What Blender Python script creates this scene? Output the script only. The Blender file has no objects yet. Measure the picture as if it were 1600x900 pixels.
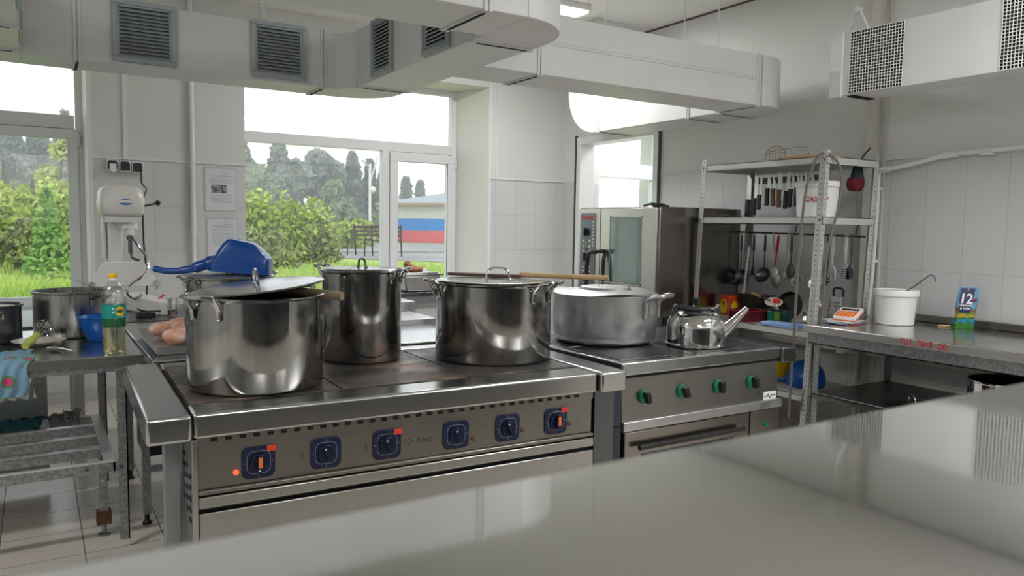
import bpy, math, random
from mathutils import Vector, Matrix
random.seed(11)
S = bpy.context.scene
COL = S.collection

# ------------------------------------------------------------------ camera, world, light, exposure
F_PX = 1193.6
YAW, PITCH, ROLL = math.radians(31.968), math.radians(4.605), math.radians(0.891)
CAM = Vector((0, 0, 1.45))
FWD = Vector((math.sin(YAW)*math.cos(PITCH), math.cos(YAW)*math.cos(PITCH), -math.sin(PITCH)))
RT0 = Vector((math.cos(YAW), -math.sin(YAW), 0))
UP0 = RT0.cross(FWD)
RT = RT0*math.cos(ROLL) + UP0*math.sin(ROLL)
UP = -RT0*math.sin(ROLL) + UP0*math.cos(ROLL)
cd = bpy.data.cameras.new('camera')
cam = bpy.data.objects.new('camera', cd); COL.objects.link(cam)
cam.matrix_world = Matrix(((RT.x, UP.x, -FWD.x, 0), (RT.y, UP.y, -FWD.y, 0), (RT.z, UP.z, -FWD.z, CAM.z), (0, 0, 0, 1)))
cd.sensor_width = 36; cd.lens = F_PX/1600*36; cd.clip_start = 0.02; cd.clip_end = 400
cd.dof.use_dof = True; cd.dof.focus_distance = 3.4; cd.dof.aperture_fstop = 20
S.camera = cam
S.view_settings.view_transform = 'Standard'
S.view_settings.look = 'None'
S.view_settings.gamma = 1.0
S.view_settings.use_curve_mapping = False
S.view_settings.exposure = 0.0
MIST = 0.0065     # outdoor haze density
SKY = 3.7          # overcast sky strength
LAMP = 50.0        # watts of each ceiling lamp

w = bpy.data.worlds.new('overcast'); S.world = w; w.use_nodes = True
nt = w.node_tree; nt.nodes.clear()
wo = nt.nodes.new('ShaderNodeOutputWorld'); bg = nt.nodes.new('ShaderNodeBackground')
tc = nt.nodes.new('ShaderNodeTexCoord'); nz = nt.nodes.new('ShaderNodeTexNoise'); cr = nt.nodes.new('ShaderNodeValToRGB')
nz.inputs['Scale'].default_value = 2.2; nz.inputs['Detail'].default_value = 3
cr.color_ramp.elements[0].color = (.40, .44, .48, 1); cr.color_ramp.elements[1].color = (.55, .57, .58, 1)
cr.color_ramp.elements[0].position = .35; cr.color_ramp.elements[1].position = .65
nt.links.new(tc.outputs['Generated'], nz.inputs['Vector']); nt.links.new(nz.outputs['Fac'], cr.inputs['Fac'])
nt.links.new(cr.outputs['Color'], bg.inputs['Color']); bg.inputs['Strength'].default_value = SKY
nt.links.new(bg.outputs['Background'], wo.inputs['Surface'])

# ------------------------------------------------------------------ helpers
W = {}          # world matrix of every parent object
def tagp(o, label=None, cat=None, group=None, kind=None):
    if label: o['label'] = label
    if cat: o['category'] = cat
    if group: o['group'] = group
    if kind: o['kind'] = kind
    return o
def thing(name, label, cat, loc=(0, 0, 0), rz=0, group=None, kind=None):
    o = bpy.data.objects.new(name, None); COL.objects.link(o)
    o.empty_display_size = .05
    o.location = loc; o.rotation_euler = (0, 0, rz)
    W[o.name] = Matrix.Translation(Vector(loc)) @ Matrix.Rotation(rz, 4, 'Z')
    return tagp(o, label, cat, group, kind)
def dup(root, loc, rz=0, label=None):
    r = root.copy(); COL.objects.link(r); r.location = loc; r.rotation_euler = (0, 0, rz)
    if label: r['label'] = label
    for ch in list(root.children):
        c = ch.copy(); COL.objects.link(c); c.parent = r
        for g in ch.children:
            d = g.copy(); COL.objects.link(d); d.parent = c
    return r
class MB:
    def __init__(s, T=None): s.v = []; s.f = []; s.m = []; s.mi = 0; s.T = T
    def add(s, vs, fs):
        b = len(s.v)
        for p in vs:
            p = Vector(p); s.v.append(s.T @ p if s.T else p)
        for f in fs: s.f.append([b+i for i in f]); s.m.append(s.mi)
        return s
    def box(s, x0, x1, y0, y1, z0, z1):
        vs = [(x, y, z) for x in (x0, x1) for y in (y0, y1) for z in (z0, z1)]
        return s.add(vs, [(0, 1, 3, 2), (4, 6, 7, 5), (0, 4, 5, 1), (2, 3, 7, 6), (0, 2, 6, 4), (1, 5, 7, 3)])
    def prism(s, poly, z0, z1):
        n = len(poly)
        return s.add([(x, y, z0) for x, y in poly]+[(x, y, z1) for x, y in poly],
                     [list(range(n))[::-1], [n+i for i in range(n)]]+[(i, (i+1) % n, n+(i+1) % n, n+i) for i in range(n)])
    def plate(s, o, ux, uy, th, poly):     # polygon in the plane o + a*ux + b*uy, thickness th along ux x uy
        o = Vector(o); ux = Vector(ux).normalized(); uy = Vector(uy).normalized(); nn = ux.cross(uy)
        n = len(poly); a = [o+ux*p[0]+uy*p[1] for p in poly]
        return s.add(a+[p+nn*th for p in a], [list(range(n))[::-1], [n+i for i in range(n)]]+[(i, (i+1) % n, n+(i+1) % n, n+i) for i in range(n)])
    def tube(s, pts, r, n=8, closed=False, caps=True):
        pts = [Vector(p) for p in pts]; N = len(pts)
        rr = r if isinstance(r, (list, tuple)) else [r]*N
        rings = []; prev = None
        for i, p in enumerate(pts):
            if closed: t = pts[(i+1) % N]-pts[i-1]
            else: t = pts[min(i+1, N-1)]-pts[max(i-1, 0)]
            t.normalize()
            if prev is None:
                a = Vector((0, 0, 1)) if abs(t.z) < .9 else Vector((1, 0, 0))
                u = t.cross(a).normalized()
            else:
                u = prev-t*prev.dot(t)
                u = u.normalized() if u.length > 1e-6 else t.orthogonal().normalized()
            prev = u; v = t.cross(u)
            rings.append([p+(u*math.cos(2*math.pi*k/n)+v*math.sin(2*math.pi*k/n))*rr[i] for k in range(n)])
        vs = [q for g in rings for q in g]; fs = []
        for i in range(N if closed else N-1):
            j = (i+1) % N
            for k in range(n):
                fs.append((i*n+k, i*n+(k+1) % n, j*n+(k+1) % n, j*n+k))
        if caps and not closed: fs += [list(range(n))[::-1], [(N-1)*n+k for k in range(n)]]
        return s.add(vs, fs)
    def lathe(s, prof, c=(0, 0, 0), n=48, axis=None):
        c = Vector(c); R = Matrix.Identity(3)
        if axis is not None: R = Vector((0, 0, 1)).rotation_difference(Vector(axis)).to_matrix()
        vs = []; idx = []
        for r, z in prof:
            if r < 1e-6: idx.append([len(vs)]); vs.append(c+R @ Vector((0, 0, z)))
            else:
                idx.append(list(range(len(vs), len(vs)+n)))
                vs += [c+R @ Vector((r*math.cos(2*math.pi*k/n), r*math.sin(2*math.pi*k/n), z)) for k in range(n)]
        fs = []
        for a, b in zip(idx, idx[1:]):
            for k in range(n):
                k2 = (k+1) % n
                if len(a) == 1 and len(b) == 1: continue
                if len(a) == 1: fs.append((a[0], b[k2], b[k]))
                elif len(b) == 1: fs.append((a[k], a[k2], b[0]))
                else: fs.append((a[k], a[k2], b[k2], b[k]))
        return s.add(vs, fs)
    def cyl(s, p0, p1, r0, r1=None, n=24):
        p0 = Vector(p0); p1 = Vector(p1); h = (p1-p0).length; r1 = r0 if r1 is None else r1
        return s.lathe([(0, 0), (r0, 0), (r1, h), (0, h)], p0, n, p1-p0)
    def ell(s, c, rx, ry, rz, n=16, m=10, M=None):
        c = Vector(c); vs = []; fs = []
        for i in range(m+1):
            a = math.pi*i/m
            for k in range(n):
                b = 2*math.pi*k/n; p = Vector((rx*math.sin(a)*math.cos(b), ry*math.sin(a)*math.sin(b), -rz*math.cos(a)))
                vs.append(c+(M @ p if M else p))
        for i in range(m):
            for k in range(n): fs.append((i*n+k, i*n+(k+1) % n, (i+1)*n+(k+1) % n, (i+1)*n+k))
        return s.add(vs, fs)
    def build(s, name, mats, parent=None, at=None, bevel=0, smooth=True, seg=2, sub=0, ang=35):
        if parent is not None: M = W[parent.name]
        else: M = Matrix.Translation(Vector(at) if at else Vector((0, 0, 0)))
        Mi = M.inverted(); me = bpy.data.meshes.new(name)
        me.from_pydata([tuple(Mi @ p) for p in s.v], [], s.f)
        for m in (mats if isinstance(mats, (list, tuple)) else [mats]): me.materials.append(m)
        me.polygons.foreach_set('material_index', s.m)
        if smooth:
            me.polygons.foreach_set('use_smooth', [True]*len(me.polygons))
        me.update()
        if smooth: me.set_sharp_from_angle(angle=math.radians(ang))
        o = bpy.data.objects.new(name, me); COL.objects.link(o)
        if parent is not None: o.parent = parent
        else: o.location = M.translation
        W[o.name] = M
        if bevel:
            b = o.modifiers.new('bevel', 'BEVEL'); b.width = bevel; b.segments = seg; b.limit_method = 'ANGLE'; b.angle_limit = math.radians(40); b.harden_normals = False
        if sub:
            b = o.modifiers.new('sub', 'SUBSURF'); b.levels = sub; b.render_levels = sub
        return o
def rbox(x0, x1, y0, y1, z0, z1, T=None): return MB(T).box(x0, x1, y0, y1, z0, z1)
def arc(c, r, a0, a1, n): return [(c[0]+r*math.cos(math.radians(a0+(a1-a0)*i/n)), c[1]+r*math.sin(math.radians(a0+(a1-a0)*i/n))) for i in range(n+1)]
def rrect(x0, x1, y0, y1, r, n=5):
    return arc((x1-r, y1-r), r, 0, 90, n)+arc((x0+r, y1-r), r, 90, 180, n)+arc((x0+r, y0+r), r, 180, 270, n)+arc((x1-r, y0+r), r, 270, 360, n)
def smoothpts(P, n=6):
    P = [Vector(p) for p in P]; out = []
    for i in range(len(P)-1):
        a = P[max(i-1, 0)]; b = P[i]; c = P[i+1]; d = P[min(i+2, len(P)-1)]
        for k in range(n):
            t = k/n
            out.append(.5*((2*b)+(c-a)*t+(2*a-5*b+4*c-d)*t*t+(3*b-a-3*c+d)*t**3))
    out.append(P[-1]); return out
def text_mesh(mb, txt, o, ux, uy, size, depth=.0006, align='CENTER', bold=0.0, xs=1.0):
    cu = bpy.data.curves.new('t', 'FONT'); cu.body = txt; cu.size = size; cu.extrude = depth/2; cu.align_x = align; cu.align_y = 'CENTER'; cu.offset = bold
    cu.resolution_u = 2
    ob = bpy.data.objects.new('t', cu); COL.objects.link(ob)
    dg = bpy.context.evaluated_depsgraph_get(); me = bpy.data.meshes.new_from_object(ob.evaluated_get(dg))
    o = Vector(o); ux = Vector(ux).normalized(); uy = Vector(uy).normalized(); n = ux.cross(uy)
    mb.add([o+ux*v.co.x*xs+uy*v.co.y+n*v.co.z for v in me.vertices], [list(p.vertices) for p in me.polygons])
    bpy.data.objects.remove(ob); bpy.data.curves.remove(cu); bpy.data.meshes.remove(me)
    return mb
def spot(px, py, D):           # the point seen in picture column px, row py at horizontal distance D (for the far outdoors)
    d = FWD+RT*((px-800)/F_PX)-UP*((py-450)/F_PX)
    return CAM+d*(D/math.hypot(d.x, d.y))

# ------------------------------------------------------------------ materials
def mat(name, col, rough=.5, metal=0, noise=None, bump=None, spec=.5, emit=None, coat=0, trans=0, stretch=None, rvar=None, alpha=None, ior=None):
    """noise=(scale, colour2, lo, hi); bump=(scale, strength, distance); stretch=(x,y,z) scale of object coords; rvar=(scale, lo, hi)"""
    m = bpy.data.materials.new(name); m.use_nodes = True; t = m.node_tree; b = t.nodes['Principled BSDF']
    b.inputs['Base Color'].default_value = (*col, 1); b.inputs['Roughness'].default_value = rough; b.inputs['Metallic'].default_value = metal
    b.inputs['Specular IOR Level'].default_value = spec
    if coat: b.inputs['Coat Weight'].default_value = coat; b.inputs['Coat Roughness'].default_value = .1
    if trans: b.inputs['Transmission Weight'].default_value = trans
    if ior: b.inputs['IOR'].default_value = ior
    if emit: b.inputs['Emission Color'].default_value = (*emit[0], 1); b.inputs['Emission Strength'].default_value = emit[1]
    vec = None
    if noise or bump or rvar:
        tc = t.nodes.new('ShaderNodeTexCoord'); mp = t.nodes.new('ShaderNodeMapping'); t.links.new(tc.outputs['Object'], mp.inputs['Vector'])
        if stretch: mp.inputs['Scale'].default_value = stretch
        vec = mp.outputs['Vector']
    if noise:
        n = t.nodes.new('ShaderNodeTexNoise'); n.inputs['Scale'].default_value = noise[0]; n.inputs['Detail'].default_value = 4
        t.links.new(vec, n.inputs['Vector']); r = t.nodes.new('ShaderNodeValToRGB'); t.links.new(n.outputs['Fac'], r.inputs['Fac'])
        r.color_ramp.elements[0].color = (*col, 1); r.color_ramp.elements[1].color = (*noise[1], 1)
        r.color_ramp.elements[0].position = noise[2]; r.color_ramp.elements[1].position = noise[3]
        t.links.new(r.outputs['Color'], b.inputs['Base Color'])
    if rvar:
        n = t.nodes.new('ShaderNodeTexNoise'); n.inputs['Scale'].default_value = rvar[0]; n.inputs['Detail'].default_value = 3
        t.links.new(vec, n.inputs['Vector']); r = t.nodes.new('ShaderNodeMapRange'); t.links.new(n.outputs['Fac'], r.inputs['Value'])
        r.inputs['From Min'].default_value = .3; r.inputs['From Max'].default_value = .7
        r.inputs['To Min'].default_value = rvar[1]; r.inputs['To Max'].default_value = rvar[2]
        t.links.new(r.outputs['Result'], b.inputs['Roughness'])
    if bump:
        n = t.nodes.new('ShaderNodeTexNoise'); n.inputs['Scale'].default_value = bump[0]; n.inputs['Detail'].default_value = 3
        t.links.new(vec, n.inputs['Vector']); bm = t.nodes.new('ShaderNodeBump'); bm.inputs['Strength'].default_value = bump[1]; bm.inputs['Distance'].default_value = bump[2]
        t.links.new(n.outputs['Fac'], bm.inputs['Height']); t.links.new(bm.outputs['Normal'], b.inputs['Normal'])
    return m
def math_node(t, op, a, b=None, c=None):
    n = t.nodes.new('ShaderNodeMath'); n.operation = op
    for i, x in enumerate((a, b, c)):
        if x is None: continue
        if hasattr(x, 'links') or hasattr(x, 'is_linked'): t.links.new(x, n.inputs[i])
        else: n.inputs[i].default_value = x
    return n.outputs[0]
def tile_mat(name, tile, grout, size, off, gw, axes, rough=.2, top=None, paint=None, prough=.5, noise=.03):
    """axes 'xz','yz','xy' in world space; below z=top tile, above it paint"""
    m = bpy.data.materials.new(name); m.use_nodes = True; t = m.node_tree; b = t.nodes['Principled BSDF']
    g = t.nodes.new('ShaderNodeNewGeometry'); sp = t.nodes.new('ShaderNodeSeparateXYZ'); t.links.new(g.outputs['Position'], sp.inputs[0])
    masks = []; cells = []
    for a, sz, of in zip(axes, size, off):
        if a == 'h':        # x or y, whichever lies in the wall's plane
            nn = t.nodes.new('ShaderNodeSeparateXYZ'); t.links.new(g.outputs['True Normal'], nn.inputs[0])
            ax = math_node(t, 'GREATER_THAN', math_node(t, 'ABSOLUTE', nn.outputs[0]), .7)
            src = math_node(t, 'ADD', math_node(t, 'MULTIPLY', sp.outputs[0], math_node(t, 'SUBTRACT', 1.0, ax)), math_node(t, 'MULTIPLY', sp.outputs[1], ax))
        else: src = sp.outputs['xyz'.index(a)]
        u = math_node(t, 'DIVIDE', math_node(t, 'SUBTRACT', src, of), sz)
        fr = math_node(t, 'FRACT', u); cells.append(math_node(t, 'FLOOR', u))
        d = math_node(t, 'MINIMUM', fr, math_node(t, 'SUBTRACT', 1.0, fr))
        masks.append(math_node(t, 'LESS_THAN', d, gw/sz/2))
    gm = math_node(t, 'MAXIMUM', masks[0], masks[1])
    cv = t.nodes.new('ShaderNodeCombineXYZ'); t.links.new(cells[0], cv.inputs[0]); t.links.new(cells[1], cv.inputs[1])
    wn = t.nodes.new('ShaderNodeTexWhiteNoise'); wn.noise_dimensions = '2D'; t.links.new(cv.outputs[0], wn.inputs['Vector'])
    nz = t.nodes.new('ShaderNodeTexNoise'); nz.inputs['Scale'].default_value = 3.0; t.links.new(g.outputs['Position'], nz.inputs['Vector'])
    vv = math_node(t, 'ADD', math_node(t, 'MULTIPLY', wn.outputs['Value'], noise), math_node(t, 'MULTIPLY', nz.outputs['Fac'], noise*1.5))
    fac = math_node(t, 'ADD', 1.0-noise*1.2, vv)
    def mix(f, a, c):
        n = t.nodes.new('ShaderNodeMix'); n.data_type = 'RGBA'
        if isinstance(f, float): n.inputs[0].default_value = f
        else: t.links.new(f, n.inputs[0])
        for s_, x in ((6, a), (7, c)):
            if isinstance(x, tuple): n.inputs[s_].default_value = (*x, 1)
            else: t.links.new(x, n.inputs[s_])
        return n
    cm = t.nodes.new('ShaderNodeMix'); cm.data_type = 'RGBA'; cm.blend_type = 'MULTIPLY'; cm.inputs[0].default_value = 1
    cm.inputs[6].default_value = (*tile, 1); cx = t.nodes.new('ShaderNodeCombineXYZ')
    for i in range(3): t.links.new(fac, cx.inputs[i])
    t.links.new(cx.outputs[0], cm.inputs[7])
    c1 = mix(gm, cm.outputs[2], grout); col = c1.outputs[2]
    rr = math_node(t, 'ADD', rough, math_node(t, 'MULTIPLY', gm, .4))
    bmh = math_node(t, 'SUBTRACT', 1.0, gm)
    if top is not None:
        up = math_node(t, 'GREATER_THAN', sp.outputs[2], top)
        col = mix(up, col, paint).outputs[2]
        rr = math_node(t, 'ADD', math_node(t, 'MULTIPLY', rr, math_node(t, 'SUBTRACT', 1.0, up)), math_node(t, 'MULTIPLY', up, prough))
        bmh = math_node(t, 'MAXIMUM', bmh, up)
    t.links.new(col, b.inputs['Base Color']); t.links.new(rr, b.inputs['Roughness'])
    bm = t.nodes.new('ShaderNodeBump'); bm.inputs['Strength'].default_value = .5; bm.inputs['Distance'].default_value = .002
    t.links.new(bmh, bm.inputs['Height']); t.links.new(bm.outputs['Normal'], b.inputs['Normal'])
    return m
def glass_mat(name, refl=.06, tint=(1, 1, 1), rough=0.0):
    m = bpy.data.materials.new(name); m.use_nodes = True; t = m.node_tree; t.nodes.clear()
    o = t.nodes.new('ShaderNodeOutputMaterial'); mx = t.nodes.new('ShaderNodeMixShader'); tr = t.nodes.new('ShaderNodeBsdfTransparent'); gl = t.nodes.new('ShaderNodeBsdfGlossy')
    tr.inputs['Color'].default_value = (*tint, 1); gl.inputs['Roughness'].default_value = rough; mx.inputs[0].default_value = refl
    t.links.new(tr.outputs[0], mx.inputs[1]); t.links.new(gl.outputs[0], mx.inputs[2]); t.links.new(mx.outputs[0], o.inputs['Surface'])
    return m

M = {}
M['steel'] = mat('brushed_steel', (.50, .51, .51), .22, 1, rvar=(3, .19, .25), bump=(3, .1, .002))
M['steel_x'] = mat('steel_brushed_along', (.47, .47, .455), .25, 1, rvar=(2, .23, .27))
M['panel'] = mat('control_panel_steel', (.30, .29, .265), .36, 1, rvar=(3, .3, .40))
M['steel_dark'] = mat('dark_steel', (.16, .17, .18), .3, 1, rvar=(3, .25, .36))
M['oven_side'] = mat('oven_side_steel', (.30, .28, .26), .25, 1, rvar=(2, .2, .3), bump=(1.5, .1, .004))
M['pot'] = mat('pot_steel', (.42, .42, .415), .15, 1, noise=(4, (.34, .34, .33), .35, .75), rvar=(6, .10, .21), stretch=(9, 9, .12), bump=(2.2, .35, .004))
for k_ in ('pot',):
    t_ = M[k_].node_tree; tg_ = t_.nodes.new('ShaderNodeTangent'); tg_.direction_type = 'RADIAL'; tg_.axis = 'Z'; b_ = t_.nodes['Principled BSDF']; b_.inputs['Anisotropic'].default_value = .75; t_.links.new(tg_.outputs[0], b_.inputs['Tangent'])
M['pot2'] = mat('dull_pot_steel', (.42, .42, .41), .3, 1, noise=(5, (.33, .33, .31), .35, .75), rvar=(9, .22, .4), stretch=(8, 8, .25))
M['chrome'] = mat('chrome', (.62, .62, .61), .08, 1)
M['alu'] = mat('dull_aluminium', (.56, .57, .58), .38, 1, noise=(7, (.5, .51, .52), .35, .7), rvar=(16, .3, .5), bump=(9, .1, .004))
M['galv'] = mat('galvanised_steel', (.25, .275, .28), .42, .8, noise=(70, (.38, .41, .42), .4, .6), rvar=(30, .34, .5))
M['rack'] = mat('rack_grey_paint', (.50, .51, .50), .4, .2)
M['rack_dark'] = mat('rack_hole_dark', (.03, .03, .03), .6)
M['slat_top'] = mat('slat_edge_painted_shine', (.80, .82, .83), .35, .6)  # window reflection on the bent slat tops, put into a paler colour
M['greyleg'] = mat('grey_smooth_leg', (.30, .33, .34), .35, .5)
M['black'] = mat('black_plastic', (.012, .012, .014), .35)
M['blackm'] = mat('black_matte', (.02, .02, .022), .7)
M['iron'] = mat('cast_iron_plate', (.065, .06, .058), .5, .4, noise=(4, (.24, .17, .13), .48, .72), rvar=(12, .32, .6), bump=(60, .25, .002))
M['gap'] = mat('dark_gap', (.004, .004, .004), .9)
M['duct'] = mat('white_painted_duct', (.68, .69, .69), .42, 0, noise=(2.2, (.62, .62, .605), .5, .8), bump=(3, .1, .004))
M['ductg'] = mat('grille_grey', (.36, .40, .43), .4, .25)
M['white'] = mat('white_enamel', (.78, .78, .76), .3)
M['pvc'] = mat('white_pvc', (.76, .77, .79), .3)
M['paint'] = mat('cream_white_paint', (.72, .71, .67), .55, bump=(12, .1, .002))
M['ceil'] = mat('ceiling_white', (.74, .73, .70), .7)
M['plastic_w'] = mat('white_plastic', (.82, .82, .81), .35)
M['navy'] = mat('navy_plastic', (.008, .014, .05), .35)
M['navy2'] = mat('navy_knob', (.006, .012, .04), .22)
M['line'] = mat('pale_line', (.35, .4, .45), .4)
M['green'] = mat('green_plastic', (.0, .16, .09), .35)
M['blue'] = mat('blue_plastic', (.0, .055, .27), .25)
M['bowlblue'] = mat('bright_blue_plastic', (.0, .09, .42), .3)
M['ltblue'] = mat('light_blue_plastic', (.22, .38, .66), .35)
M['red'] = mat('red_paint', (.55, .01, .015), .4)
M['redst'] = mat('red_sticker', (.8, .05, .03), .5)
M['orange'] = mat('orange_plastic', (.85, .2, .03), .4)
M['led'] = mat('red_lamp_lit', (.9, .03, .01), .3, emit=((1, .06, .02), 2.5))
M['yellow'] = mat('yellow_plastic', (.85, .55, .01), .4)
M['wood'] = mat('pale_wood', (.52, .36, .20), .55, noise=(14, (.40, .26, .13), .35, .7), stretch=(1, 6, 6))
M['wood_d'] = mat('dark_wood', (.09, .04, .03), .5)
M['wood_g'] = mat('weathered_wood', (.30, .24, .17), .55)
M['rust'] = mat('rusty_brown', (.11, .055, .03), .8, noise=(40, (.2, .1, .05), .4, .7))
M['glass'] = glass_mat('window_glass', .05)
M['wglass'] = glass_mat('tumbler_glass', .22, (.93, .95, .95), .02)
M['plate'] = mat('off_white_china', (.62, .58, .50), .25)
M['bread'] = mat('raw_meat_pink', (.62, .30, .20), .45, noise=(14, (.78, .60, .50), .4, .65), bump=(20, .4, .01), stretch=(1, 3, 1))
M['meatb'] = mat('brown_meat', (.33, .12, .05), .5, noise=(30, (.5, .24, .11), .4, .7), bump=(25, .5, .01))
M['hose'] = mat('grey_brown_hose', (.16, .14, .12), .5)
M['cable'] = mat('black_cable', (.01, .01, .01), .5)
M['lid_w'] = mat('bucket_white', (.8, .81, .81), .35)
# ------------------------------------------------------------------ the room
TT = 1.943
M['floor'] = tile_mat('floor_tiles', (.70, .64, .57), (.13, .11, .10), (.319, .3075), (.1445, 4.02), .0045, 'xy', .28, noise=.06)
M['wall'] = tile_mat('wall_tiles_and_paint', (.60, .61, .62), (.45, .45, .45), (.25, .372), (.087, TT-.372*10), .004, 'hz', .22, top=TT, paint=(.68, .685, .67), prough=.6)
def struct(o): o['kind'] = 'structure'; return o
struct(rbox(-3.15, 7.6, -2.65, 7.0, -.1, 0).build('floor', M['floor'], smooth=False))
struct(rbox(-3.15, 7.6, -2.65, 7.75, 3.3, 3.42).build('ceiling', M['ceil'], smooth=False))
wl = MB(); Y0, Y1 = 6.9, 7.55
wl.prism([(-3.15, Y0), (-1.3, Y0), (-1.25, Y1), (-3.15, Y1)], 0, 3.3)
wl.prism([(.385, Y0), (1.56, Y0), (1.49, Y1), (.365, Y1)], 0, 3.3)
wl.prism([(4.01, Y0), (5.45, Y0), (5.45, Y1), (3.86, Y1)], 0, 3.3)
wl.prism([(6.62, Y0), (7.6, Y0), (7.6, Y1), (6.62, Y1)], 0, 3.3)
Y0 += .001
wl.box(-1.3, .385, Y0, Y1, 0, .69); wl.box(1.49, 4.01, Y0, Y1, 0, .69); wl.box(5.45, 6.62, Y0, Y1, 0, .75)
wl.box(-1.3, .385, Y0, Y1, 2.88, 3.3); wl.box(1.49, 4.01, Y0, Y1, 2.88, 3.3); wl.box(5.45, 6.62, Y0, Y1, 2.7, 3.3)
Y0 -= .001
struct(wl.build('wall_window_side', M['wall'], smooth=False))
rv = MB()                                           # painted reveal linings
rv.prism([(4.0, Y0-.002), (4.012, Y0-.002), (3.87, 7.35), (3.848, 7.35)], .7, 2.88)
rv.box(1.55, 4.0, Y0-.002, 7.35, 2.868, 2.88); rv.box(-1.25, .38, Y0-.002, 7.35, 2.868, 2.88)
rv.prism([(.372, Y0-.002), (.386, Y0-.002), (.372, 7.35), (.358, 7.35)], .7, 2.88)
struct(rv.build('trim_1', M['paint'], smooth=False))
sl = MB(); sl.box(-1.25, .38, 6.86, 7.4, .68, .70); sl.box(1.52, 4.0, 6.86, 7.4, .68, .70)
struct(sl.build('trim_2', M['pvc'], bevel=.004))
ctr = MB()                                          # plastic corner strips and the ledge on the tiles
for x in (4.0, .372): ctr.box(x-.004, x+.028, Y0-.006, Y0+.006, .7, 3.28)
ctr.box(4.085, 4.10, Y0-.008, Y0, TT, 3.28)
ctr.box(.40, 1.56, Y0-.012, Y0, TT-.006, TT+.008); ctr.box(4.02, 4.95, Y0-.012, Y0, TT-.006, TT+.008)
ctr.box(4.938, 4.95, 3.3, 5.36, TT-.003, TT+.003); ctr.box(4.936, 4.95, -2.5, 3.2, TT-.003, TT+.003)
struct(ctr.build('trim_3', M['pvc'], smooth=False))
wr = MB()
wr.box(4.95, 5.1, -2.65, 5.37, 0, 3.3); wr.box(4.95, 5.1, 6.65, 6.9, 0, 3.3); wr.box(4.95, 5.1, 5.37, 6.65, 2.40, 3.3)
struct(wr.build('wall_right', M['wall'], smooth=False))
dj = MB()                                           # white frame of the opening
dj.box(4.93, 5.12, 5.375, 5.445, 0, 2.40); dj.box(4.93, 5.12, 6.575, 6.64, 0, 2.40); dj.box(4.93, 5.12, 5.445, 6.575, 2.325, 2.40)
struct(dj.build('trim_4', M['pvc'], bevel=.004))
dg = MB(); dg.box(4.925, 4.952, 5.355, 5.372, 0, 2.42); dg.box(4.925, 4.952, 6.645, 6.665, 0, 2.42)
struct(dg.build('trim_5', mat('dark_gap_strip', (.09, .085, .08), .7), smooth=False))  # dark strips mark the gaps beside the opening's frame
pb = MB(); pb.box(4.885, 4.95, 3.185, 3.25, 0, 3.3); pb.box(4.935, 4.95, 3.13, 3.15, 0, 3.3)
struct(pb.build('trim_6', mat('cream_box_trim', (.60, .59, .53), .45), bevel=.003))
struct(rbox(4.94, 4.95, -2.5, 6.9, 3.286, 3.3).build('trim_7', mat('brown_gap', (.10, .06, .045), .8), smooth=False))
struct(rbox(-3.15, -3.0, -2.65, 7.0, 0, 3.3).build('wall_left', M['wall'], smooth=False))
struct(rbox(-3.15, 7.6, -2.65, -2.5, 0, 3.3).build('wall_back', M['wall'], smooth=False))
vw = MB(); vw.box(7.45, 7.6, 4.9, 7.0, 0, 3.3); vw.box(5.1, 7.6, 4.75, 4.9, 0, 3.3)
struct(vw.build('wall_far_right', M['wall'], smooth=False))

def frame(mb, x0, x1, z0, z1, w, y0, y1):
    mb.box(x0, x1, y0, y1, z0, z0+w); mb.box(x0, x1, y0, y1, z1-w, z1); mb.box(x0, x0+w, y0, y1, z0+w, z1-w); mb.box(x1-w, x1, y0, y1, z0+w, z1-w)
def pane(parent, x0, x1, z0, z1, y=7.39):
    return rbox(x0, x1, y-.003, y+.003, z0, z1).build('pane', M['glass'], parent, smooth=False)
def sash(parent, x0, x1, z0, z1, w):
    mb = MB(); frame(mb, x0, x1, z0, z1, w, 7.325, 7.40); s = mb.build('sash', M['pvc'], parent, bevel=.005)
    pane(s, x0+w-.004, x1-w+.004, z0+w-.004, z1-w+.004, 7.37)
    g = MB(); frame(g, x0+w-.006, x1-w+.006, z0+w-.006, z1-w+.006, .007, 7.33, 7.345); g.build('gasket', M['black'], s, smooth=False)
    h = MB(); h.box(x1-.005, x1+.014, 7.31, 7.33, z1-.13, z1-.03); h.box(x1-.005, x1+.014, 7.31, 7.33, z0+.03, z0+.13); h.build('hinge', M['pvc'], s, bevel=.003)
w1 = MB(); frame(w1, -1.26, .362, .70, 2.875, .055, 7.345, 7.42); w1.box(-1.2, .30, 7.345, 7.42, 2.195, 2.305); w1.box(-.53, -.44, 7.345, 7.42, .75, 2.2)
W1 = struct(w1.build('window_1', M['pvc'], bevel=.005)); sash(W1, -.44, .322, .735, 2.19, .078)
pane(W1, -1.2, .30, 2.305, 2.82); pane(W1, -1.2, -.53, .75, 2.2)
w2 = MB(); frame(w2, 1.495, 3.86, .70, 2.875, .062, 7.345, 7.42); w2.box(1.55, 3.80, 7.345, 7.42, 2.195, 2.292); w2.box(3.009, 3.088, 7.345, 7.42, .75, 2.2)
W2 = struct(w2.build('window_2', M['pvc'], bevel=.005)); sash(W2, 3.09, 3.832, .735, 2.185, .086)
pane(W2, 1.55, 3.80, 2.292, 2.82); pane(W2, 1.55, 3.009, .76, 2.2)
w3 = MB(); frame(w3, 5.45, 6.62, .75, 2.70, .06, 7.2, 7.28); w3.box(5.5, 6.6, 7.2, 7.28, 2.11, 2.225); frame(w3, 5.52, 6.56, .8, 2.11, .06, 7.17, 7.24)
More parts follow.
